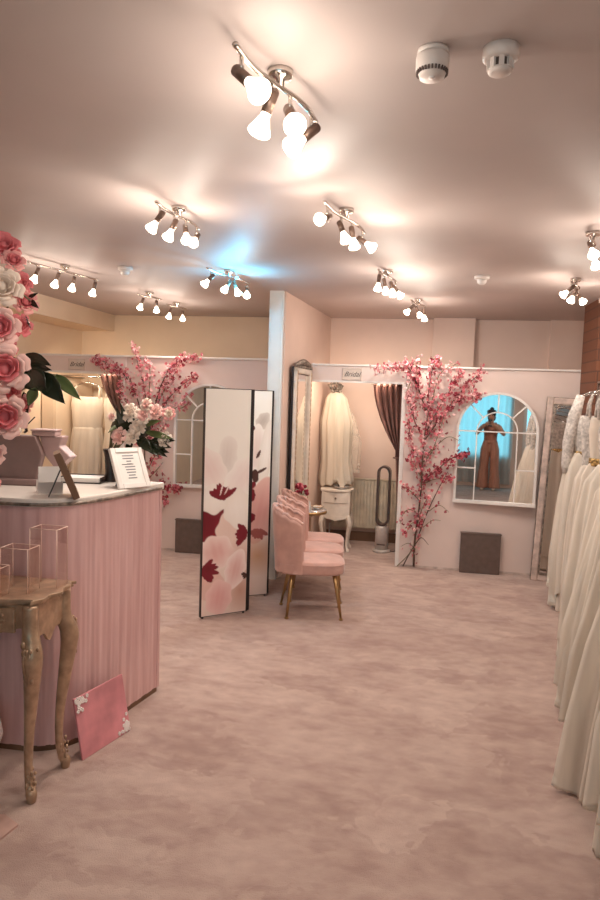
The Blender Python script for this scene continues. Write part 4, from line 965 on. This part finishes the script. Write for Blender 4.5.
# ------------------------------------------------------------------ roses and bouquets
def rose_mesh(m, c, r, axis, seed, mi=0, inner=1, layers=4):
    rnd = random.Random(seed); q = Vector((0, 0, 1)).rotation_difference(Vector(axis).normalized()).to_matrix(); c = Vector(c)
    a0 = rnd.uniform(0, 6.28)
    for ly in range(layers):
        f = (ly+1)/layers; n = 3+ly; 
        for k in range(n):
            a = a0+2*pi*k/n+ly*.7; wd = (1.25 if ly < 2 else 1.0)*2*pi/n*.75
            R0 = r*(.16+.62*f); H = r*(.95-.28*f); lean = .10+.75*f*f
            def fn(u, v, a=a, wd=wd, R0=R0, H=H, lean=lean, f=f):
                t_ = a+(u-.5)*wd*(.55+.65*sin(pi*min(1, v*.75+.12)))
                rad = R0*(.30+.70*sin(min(1, v*1.15)*pi/2))+r*lean*.34*max(0, v-.55)**1.2*2
                z = -r*.35+H*(sin(v*pi*.52))*1.15-r*.32*f*max(0, v-.75)*2-.10*r*(2*u-1)**2*v
                rr = rad+.03*r*sin(u*9+a*3)*v
                return c+q @ Vector((rr*cos(t_), rr*sin(t_), z))
            m.grid(fn, 9, 8, inner if ly < layers*.45 else mi)
    m.sph(c+q @ Vector((0, 0, r*.12)), r*.26, inner, 8, (1, 1, 1.2))   # centre bud
    return m
def leaf_mesh(m, base, tip, wd, nrm=(0, 0, 1), mi=0, bend=.15):
    base, tip = Vector(base), Vector(tip); d = tip-base; L = d.length; dn = d.normalized(); n_ = Vector(nrm); n_ = (n_-dn*n_.dot(dn)).normalized(); s_ = dn.cross(n_)
    m.grid(lambda u, v: base+d*v+s_*((u-.5)*2*wd*sin(pi*min(1, v**.75*1.0))*(1-v*.12))+n_*(bend*L*(-(v*v)*.6)+.18*wd*(abs(u-.5)*2)**1.5), 7, 12, mi); return m
def px3(x, y, Y):  # a point at depth Y seen at a spot of the photograph
    d = fw+rt*((x-300)/F_PX)-up*((y-450)/F_PX); return Vector((0, 0, 1.5))+d*(Y/d.y)
# large foreground arrangement standing on the console table
AX, AY = -1.66, 2.30; TZ = .752
t = thing('rose_arrangement', 'towering arrangement of big pink silk roses on the console table at the left edge', 'flowers', (AX, AY, TZ))
org = Vector((AX, AY, TZ))
MB().lathe([(.075, 0), (.08, .012), (.03, .03), (.022, .10), (.035, .22), (.06, .32), (.07, .36), (.062, .36)], 24).obj('vase', M['darkvase'], t)
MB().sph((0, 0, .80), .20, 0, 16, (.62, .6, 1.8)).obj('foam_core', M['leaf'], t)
rs = [(-2, 248, 2.20, 20, 'rose2'), (8, 262, 2.18, 14, 'rose'), (14, 284, 2.17, 15, 'rose2'), (-3, 288, 2.08, 24, 'rosew'), (20, 303, 2.16, 15, 'rose'), (15, 326, 2.13, 14, 'rose2'), (-6, 328, 2.05, 24, 'rose3'), (-1, 369, 2.0, 29, 'rose3'), (2, 348, 2.12, 12, 'rose2'),
      (4, 392, 2.09, 13, 'rose2'), (-1, 416, 2.02, 27, 'rose3'), (17, 404, 2.09, 12, 'rose'), (-14, 452, 2.05, 17, 'rose3'), (-16, 482, 2.10, 13, 'rose'),
      (-36, 280, 2.2, 30, 'rose'), (-40, 350, 2.05, 32, 'rose2'), (-42, 420, 2.05, 30, 'rose'), (-30, 240, 2.25, 24, 'rose3'), (-66, 262, 2.22, 28, 'rose3'), (-70, 315, 2.15, 30, 'rosew'), (-74, 385, 2.12, 30, 'rose3'), (-70, 450, 2.15, 26, 'rose'), (-38, 470, 2.1, 22, 'rosew'), (-98, 350, 2.25, 28, 'rose'), (-96, 290, 2.28, 24, 'rose2'), (-98, 415, 2.25, 26, 'rose2'), (-52, 228, 2.28, 20, 'rose2')]
for i, (x, y, Y, rp, mt) in enumerate(rs):
    p = px3(x+5, y, Y)-org; ax = (p-Vector((0, .0, .80))); ax.z *= .5; ax = ax.normalized()+Vector((.25, -.75, .1)); r = rp*Y/F_PX/1.05
    rose_mesh(MB(), (0, 0, 0), r, ax, i, 0, 1).obj('rose', [M[mt], M['rose2'] if mt in ('rose', 'rose3') else M[mt]], t, loc=p)
for (bx, by, tx, ty, Y, wd, mt, nr) in ((22, 357, 50, 364, 2.12, .030, 'leaf', (0, -1, .9)), (20, 366, 50, 369, 2.10, .026, 'leaf', (0, -1, .4)), (26, 372, 46, 391, 2.08, .042, 'leaf', (.2, -1, .3)), (38, 373, 64, 403, 2.10, .036, 'leaf', (.3, -1, .2)), (55, 375, 80, 399, 2.12, .021, 'leafg', (.3, -1, .3)), (36, 388, 28, 406, 2.06, .022, 'leafg', (0, -1, .2)), (24, 392, 27, 416, 2.10, .014, 'leaf', (0, -1, 0)), (28, 298, 37, 293, 2.16, .007, 'leaf', (0, -1, 0)), (24, 314, 30, 328, 2.14, .005, 'leaf', (0, -1, 0)), (30, 300, 38, 308, 2.16, .010, 'leaf', (0, -1, 0))):
    leaf_mesh(MB(), px3(bx, by, Y)-org, px3(tx, ty, Y-.02)-org, wd, nr).obj('leaf', M[mt], t, solid=.0015)
st = MB()
for (x, y) in ((55, 375), (30, 300), (36, 388), (24, 360)): st.tube(catmull([Vector((0, 0, .55)), px3(x-22, y+6, 2.16)-org, px3(x, y, 2.10)-org], 5), .0035, 5)
for k in range(5): a = k*1.25; st.tube([(.02*cos(a), .02*sin(a), .30), (.03*cos(a), .03*sin(a), .55)], .006, 6)
st.obj('stems', M['twigg'], t)
# white bouquet behind the photo frame
BX, BY = -1.475, 3.02
VX, VY = -1.47, 3.13
t = thing('white_bouquet', 'bouquet of cream roses with dark glossy leaves in a dark vase on the desk', 'flowers', (VX, VY, DZ))
org = Vector((VX, VY, DZ))
MB().lathe([(.035, 0), (.036, .01), (.028, .04), (.032, .12), (.040, .16), (.034, .16)], 18).obj('vase', M['darkvase'], t)
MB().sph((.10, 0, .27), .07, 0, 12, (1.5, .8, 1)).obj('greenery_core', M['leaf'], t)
for i, (x, y, r, mt) in enumerate(((131, 413, .042, 'rosew'), (144, 416, .040, 'rosew'), (138, 428, .036, 'rosew'), (120, 436, .040, 'rose3'), (132, 437, .036, 'rosew'), (112, 417, .022, 'rosew'), (166, 440, .036, 'rosew'), (156, 412, .034, 'rose3'), (169, 414, .03, 'rose'), (147, 405, .030, 'rosew'))):
    p = px3(x, y, 3.08)-org; rose_mesh(MB(), (0, 0, 0), r*1.12, (.2*(i % 3-1), -1, .25), 40+i, 0, 1, 5).obj('rose', [M[mt], M['rose3'] if i % 2 else M['rosew']], t, loc=p)
for i, (bx, by, tx, ty, wd, mt) in enumerate(((140, 440, 166, 456, .026, 'leaf'), (138, 438, 152, 452, .028, 'leaf'), (146, 432, 172, 438, .018, 'leafg'), (124, 430, 116, 408, .018, 'leaf'), (128, 425, 120, 404, .016, 'leaf'), (130, 442, 128, 452, .02, 'leaf'), (144, 425, 160, 420, .016, 'leafg'), (150, 442, 170, 447, .026, 'leaf'), (146, 440, 158, 456, .028, 'leaf'), (152, 440, 174, 440, .02, 'leaf'), (152, 448, 168, 452, .02, 'leaf'), (118, 425, 108, 432, .012, 'leafg'))):
    leaf_mesh(MB(), px3(bx, by, 3.10)-org, px3(tx, ty, 3.04)-org, wd, (0, -1, .4)).obj('leaf', M[mt], t, solid=.0015)
m = MB()
for k in range(7): a = k*.9; m.tube([(.01*cos(a), .01*sin(a), .14), (.06+.06*cos(a), .03*sin(a), .26)], .004, 5)
m.obj('stems', M['twigg'], t)

# ================================================================== CONSOLE TABLE (left foreground)
t = thing('console_table', 'antique gold console table with carved curved legs, left foreground', 'table', (-1.78, 2.305, 0))
HX, HY, TT = .49, .148, .752
def top_outline(hx, hy, n=40):
    pts = []
    prof = lambda u: .018*cos(u*pi*1.0)+.010*cos(u*pi*3)   # serpentine
    for i in range(n): u = -1+2*i/n; pts.append((u*hx, -hy-prof(u)))
    for i in range(n//2): u = -1+2*i/(n//2); pts.append((hx+.012*cos(u*pi)*1.0+.008*cos(u*3*pi), u*hy))
    for i in range(n): u = 1-2*i/n; pts.append((u*hx, hy))
    for i in range(n//2): u = 1-2*i/(n//2); pts.append((-hx-.012*cos(u*pi)-.008*cos(u*3*pi), u*hy))
    return pts
MB().prism(top_outline(HX, HY), TT-.012, TT).prism(top_outline(HX-.008, HY-.008), TT-.022, TT-.012).obj('table_top', M['gold'], t, bevel=.004)
ap = MB(); rx90 = Matrix.Rotation(R(90), 4, 'X')
def apron_poly(hw, z1, z0, n=24): # shaped lower edge
    p = [(-hw, z1)]
    for i in range(n+1): u = -1+2*i/n; p.append((u*hw, z0-.028*cos(u*pi)*(1 if abs(u) < .98 else 1)-.012*cos(u*3*pi)))
    p.append((hw, z1)); return list(reversed(p))
for yy in (-HY+.030, HY-.018): ap.prism(apron_poly(HX-.045, TT-.022, TT-.145), -.006, .006, 0, Matrix.Translation((0, yy, 0)) @ rx90)
for xx in (-HX+.035, HX-.035): ap.prism(apron_poly(HY-.035, TT-.022, TT-.150, 16), -.006, .006, 0, Matrix.Translation((xx, .0, 0)) @ Matrix.Rotation(R(90), 4, 'Z') @ rx90)
ap.obj('apron', M['gold'], t)
for sx in (-1, 1):
    for sy in (-1, 1):
        x, y = sx*(HX-.038), sy*(HY-.032)
        pts = catmull([(x, y, TT-.022), (x, y, TT-.13), (x+sx*.018, y+sy*.016, TT-.21), (x+sx*.008, y+sy*.006, TT-.34), (x-sx*.008, y-sy*.006, TT-.50), (x-sx*.012, y-sy*.008, TT-.62), (x-sx*.002, y-sy*.002, TT-.70), (x+sx*.008, y+sy*.006, .03), (x+sx*.008, y+sy*.006, 0)], 5)
        l = MB().tube(pts, lerp_list([.026, .030, .036, .027, .018, .015, .017, .021, .017], len(pts)), 12).obj('leg', M['gold'], t)
        m = MB(); rnd = random.Random(9+sx+2*sy)
        for k in range(26):
            a = rnd.uniform(-1.1, 1.1); zz = TT-.155-.13*(k/25); fr_ = .034-.010*(k/25)
            m.sph((x+sx*.016+fr_*sin(a)*(1), y+sy*.014-fr_*cos(a) if sy < 0 else y+sy*.014+fr_*cos(a), zz), rnd.uniform(.005, .009), 0, 7, (1, .8, 1.5))
        for k in range(3): m.tube([(x+sx*.014+(k-1)*.008, y+sy*.016+sy*.030, TT-.17), (x+sx*.012+(k-1)*.014, y+sy*.013+sy*.032, TT-.23), (x+sx*.010, y+sy*.010+sy*.026, TT-.31)], .004, 5)
        m.obj('knee_carving', M['gold'], l); m = MB()
        for k in range(20): a = k*2.4; zz = .03+.085*k/19; m.sph((x+sx*.003+.016*cos(a), y+sy*.002+.016*sin(a), zz), rnd.uniform(.004, .008), 0, 6, (1, 1, 1.5))
        m.obj('foot_carving', M['gold'], l)
d = MB().box(-HX+.09, HX-.09, -HY+.012, -HY+.026, TT-.125, TT-.035).obj('drawer_front', M['gold'], t, bevel=.004)
m = MB()
for xx in (-.34, .34):
    for k in range(10): a = k*.7; m.sph((xx+.018*cos(a)*(1-k*.05), -HY+.012, TT-.08+.032*sin(a)*(1-k*.04)), .006, 0, 6)
m.obj('drawer_carving', M['gold'], d)
# acrylic risers on the table
def riser(x, y, w_, d_, h, label, rz=0):
    t = thing('acrylic_riser', label, 'display stand', (x, y, TT), rz, 'clear acrylic risers on the console table')
    th = .003
    MB().box(-w_/2, w_/2, -d_/2, d_/2, h-th, h).obj('shelf', M['acrylic'], t)
    for s_ in (-1, 1): MB().box(s_*w_/2-th/2, s_*w_/2+th/2, -d_/2, d_/2, 0, h-th).obj('side_panel', M['acrylic'], t)
    m = MB()
    for s_ in (-1, 1):
        for q in (-1, 1): m.tube([(s_*w_/2, q*d_/2, 0), (s_*w_/2, q*d_/2, h)], .0016, 5)
        m.tube([(s_*w_/2, -d_/2, h), (s_*w_/2, d_/2, h)], .0016, 5); m.tube([(-w_/2, s_*d_/2, h), (w_/2, s_*d_/2, h)], .0016, 5)
    m.obj('polished_edge', M['acredge'], t)
riser(-1.36, 2.365, .11, .08, .225, 'tallest clear acrylic riser on the console table')
riser(-1.425, 2.278, .11, .08, .165, 'middle clear acrylic riser in the stepped set')
riser(-1.495, 2.192, .11, .08, .105, 'lowest clear acrylic riser, nearest the left picture edge')
t = thing('silk_rose', 'single pale pink silk rose on a small dark stand at the left edge', 'flower', (-1.465, 2.135, TT))
MB().lathe([(.018, 0), (.018, .004), (.004, .01), (.003, .09)], 14).obj('stand', M['darkvase'], t)
rose_mesh(MB(), (0, 0, 0), .045, (.3, -.6, .6), 77, 0, 1).obj('rose', [M['rose3'], M['rose']], t, loc=(-.012, 0, .105))
t = thing('floor_vase', 'round silvery white vase on the carpet under the console table', 'vase', (-1.665, 2.33, 0))
MB().lathe([(.05, 0), (.09, .05), (.115, .13), (.10, .21), (.05, .26), (.035, .29), (.05, .31), (.042, .31)], 26).obj('body', M['whitefl'], t)
MB().tube([(.047*cos(a), .047*sin(a), .31) for a in [2*pi*k/24 for k in range(24)]], .004, 6, 0, True).obj('rim', M['pewter'], t)
# pink board with foil flower corners, leaning on the desk
t = thing('pink_board', 'square pink velvet board with white foil flowers on two corners, leaning on the desk', 'board', (-1.272, 2.482, 0))
dirv = Vector((-1.212+1.293, 2.77-2.485, 0)); Wb = dirv.length; ez = math.atan2(dirv.y, dirv.x); t.rotation_euler = (R(-12), 0, ez)
MB().box(0, Wb, 0, .010, 0, .252).obj('board', M['pinkboard'], t, bevel=.003)
m = MB(); rnd = random.Random(12)
def foil(cx, cz, n, sx, sz):
    for k in range(n):
        x, z = cx+abs(rnd.gauss(0, .028))*sx, cz+abs(rnd.gauss(0, .028))*sz
        for q in range(5): a = q*1.257+k; m.sph((x+.005*cos(a), -.002, z+.005*sin(a)), .004, 0, 6, (1, .5, 1))
foil(.004, .246, 22, 1, -1); m.obj('foil_flowers', M['whitefl'], t); m = MB(); foil(Wb-.004, .006, 22, -1, 1)
m.obj('foil_flowers', M['whitefl'], t)
# mat corner
t = tag(MB().prism([(-1.9, 1.75), (-1.31, 1.90), (-1.285, 2.045), (-1.36, 2.085), (-1.9, 1.98)], .0, .008).obj('floor_mat', M['matte_pink']), 'corner of a thin pale mat on the carpet before the console table', 'mat')

# ================================================================== PERSON (behind the camera, seen in the right arched mirror)
def skin_body(name, verts, edges, rad, m, parent, sub=2):
    me = bpy.data.meshes.new(name); me.from_pydata(verts, edges, []); o = bpy.data.objects.new(name, me); C.objects.link(o); o.parent = parent; me.materials.append(m)
    md = o.modifiers.new('skin', 'SKIN'); md.use_smooth_shade = True
    sl = me.skin_vertices[0].data
    for i, r in enumerate(rad): sl[i].radius = (r, r) if not isinstance(r, tuple) else r
    sl[0].use_root = True
    s_ = o.modifiers.new('sub', 'SUBSURF'); s_.levels = s_.render_levels = sub; return o
PX_, PYY = -.10, -2.45
t = thing('person', 'person in rust top and wide terracotta trousers holding up a phone, reflected in mirror', 'person', (PX_, PYY, 0))
V, E_, Rd = [], [], []
def vtx(p, r, par=None):
    V.append(p); Rd.append(r); i = len(V)-1
    if par is not None: E_.append((par, i))
    return i
pel = vtx((0, 0, .92), (.145, .105)); wst = vtx((0, .0, 1.06), (.115, .085), pel); chs = vtx((0, .005, 1.24), (.135, .10), wst); shc = vtx((0, .0, 1.36), (.09, .07), chs); nk = vtx((0, .01, 1.43), (.045, .045), shc)
hd1 = vtx((0, .03, 1.49), (.062, .07), nk); hd2 = vtx((0, .03, 1.555), (.072, .085), hd1); hd3 = vtx((0, .015, 1.62), (.05, .065), hd2)
for s_ in (-1, 1):
    hp = vtx((s_*.085, 0, .86), .085, pel); kn = vtx((s_*.095, .01, .47), .055, hp); an = vtx((s_*.10, -.01, .09), .036, kn); ht = vtx((s_*.10, .03, .045), .038, an); to = vtx((s_*.11, .15, .03), .026, ht)
    sh = vtx((s_*.165, 0, 1.345), .052, shc); el = vtx((s_*.285, .09, 1.16), .038, sh); wr = vtx((s_*.115, .27, 1.335), .026, el); pm = vtx((s_*.075, .285, 1.385), (.020, .032), wr)
    for k in range(4):
        a = vtx((s_*(.060-.004*k), .30+.004*k, 1.425-.018*k), .009, pm); b = vtx((s_*(.030-.004*k), .315, 1.432-.019*k), .008, a); vtx((s_*.012, .308, 1.430-.019*k), .007, b)
    a = vtx((s_*.055, .265, 1.385), .010, pm); b = vtx((s_*.040, .262, 1.41), .009, a)
skin_body('body', V, E_, Rd, M['skin'], t)
# face
MB().sph((0, .112, 1.545), .012, 0, 8, (.8, 1, 1.4)).obj('nose', M['skin'], t)
m = MB(); [m.sph((s_*.028, .098, 1.57), .009, 0, 8) for s_ in (-1, 1)]; m.obj('eyes', M['hair'], t)
m = MB(); m.tube([(-.022, .102, 1.508), (0, .108, 1.506), (.022, .102, 1.508)], .005, 6); m.obj('mouth', M['rust'], t)
m = MB(); [m.sph((s_*.074, .025, 1.55), .018, 0, 8, (.4, .8, 1.2)) for s_ in (-1, 1)]; m.obj('ears', M['skin'], t)
m = MB(); m.sph((0, -.005, 1.60), .094, 0, 16, (.98, 1.05, .95)); m.sph((0, -.05, 1.53), .085, 0, 14, (1, .7, 1.15)); m.sph((0, -.02, 1.70), .045, 0, 12); m.sph((.05, .03, 1.645), .045, 0, 10); m.sph((-.05, .03, 1.645), .045, 0, 10); m.obj('hair', M['hair'], t)
rings([(1.335, .155, .095, .0, 0, 0), (1.26, .160, .118, .1, 0, 0), (1.14, .140, .105, .2, 0, 0), (1.04, .140, .105, .2, 0, 0), (.98, .158, .118, .2, 0, 0)], 40, 7, .03, 3).obj('top', M['rust'], t, solid=.004)
for s_ in (-1, 1):
    MB().tube([(s_*.09, .10, 1.33), (s_*.10, .06, 1.42), (s_*.10, -.03, 1.41), (s_*.09, -.095, 1.32)], .012, 6).obj('shoulder_strap', M['rust'], t)
    rings([(1.03, .085, .112, .1, s_*.062, 0), (.86, .105, .13, .2, s_*.090, 0), (.50, .095, .125, .7, s_*.108, 0), (.20, .115, .145, 1., s_*.122, .01), (.055, .125, .155, 1., s_*.125, .01)], 40, 6, .08, 5+s_).obj('trouser_leg', M['terracotta'], t, solid=.004)
    MB().sph((s_*.115, .09, .03), .05, 0, 10, (.8, 2.2, .6)).obj('shoe', M['rosew'], t)
m = rings([(1.05, .146, .112, 0, 0, 0), (1.0, .155, .120, 0, 0, 0)], 40, 6, 0, 1); m.obj('waistband', M['terracotta'], t, solid=.004)
tag(MB().box(-.040, .040, -.005, .005, -.075, .075).obj('phone', M['black'], loc=(PX_, PYY+.298, 1.41), bevel=.004), 'dark phone held up in both hands, seen only in the mirror', 'phone')
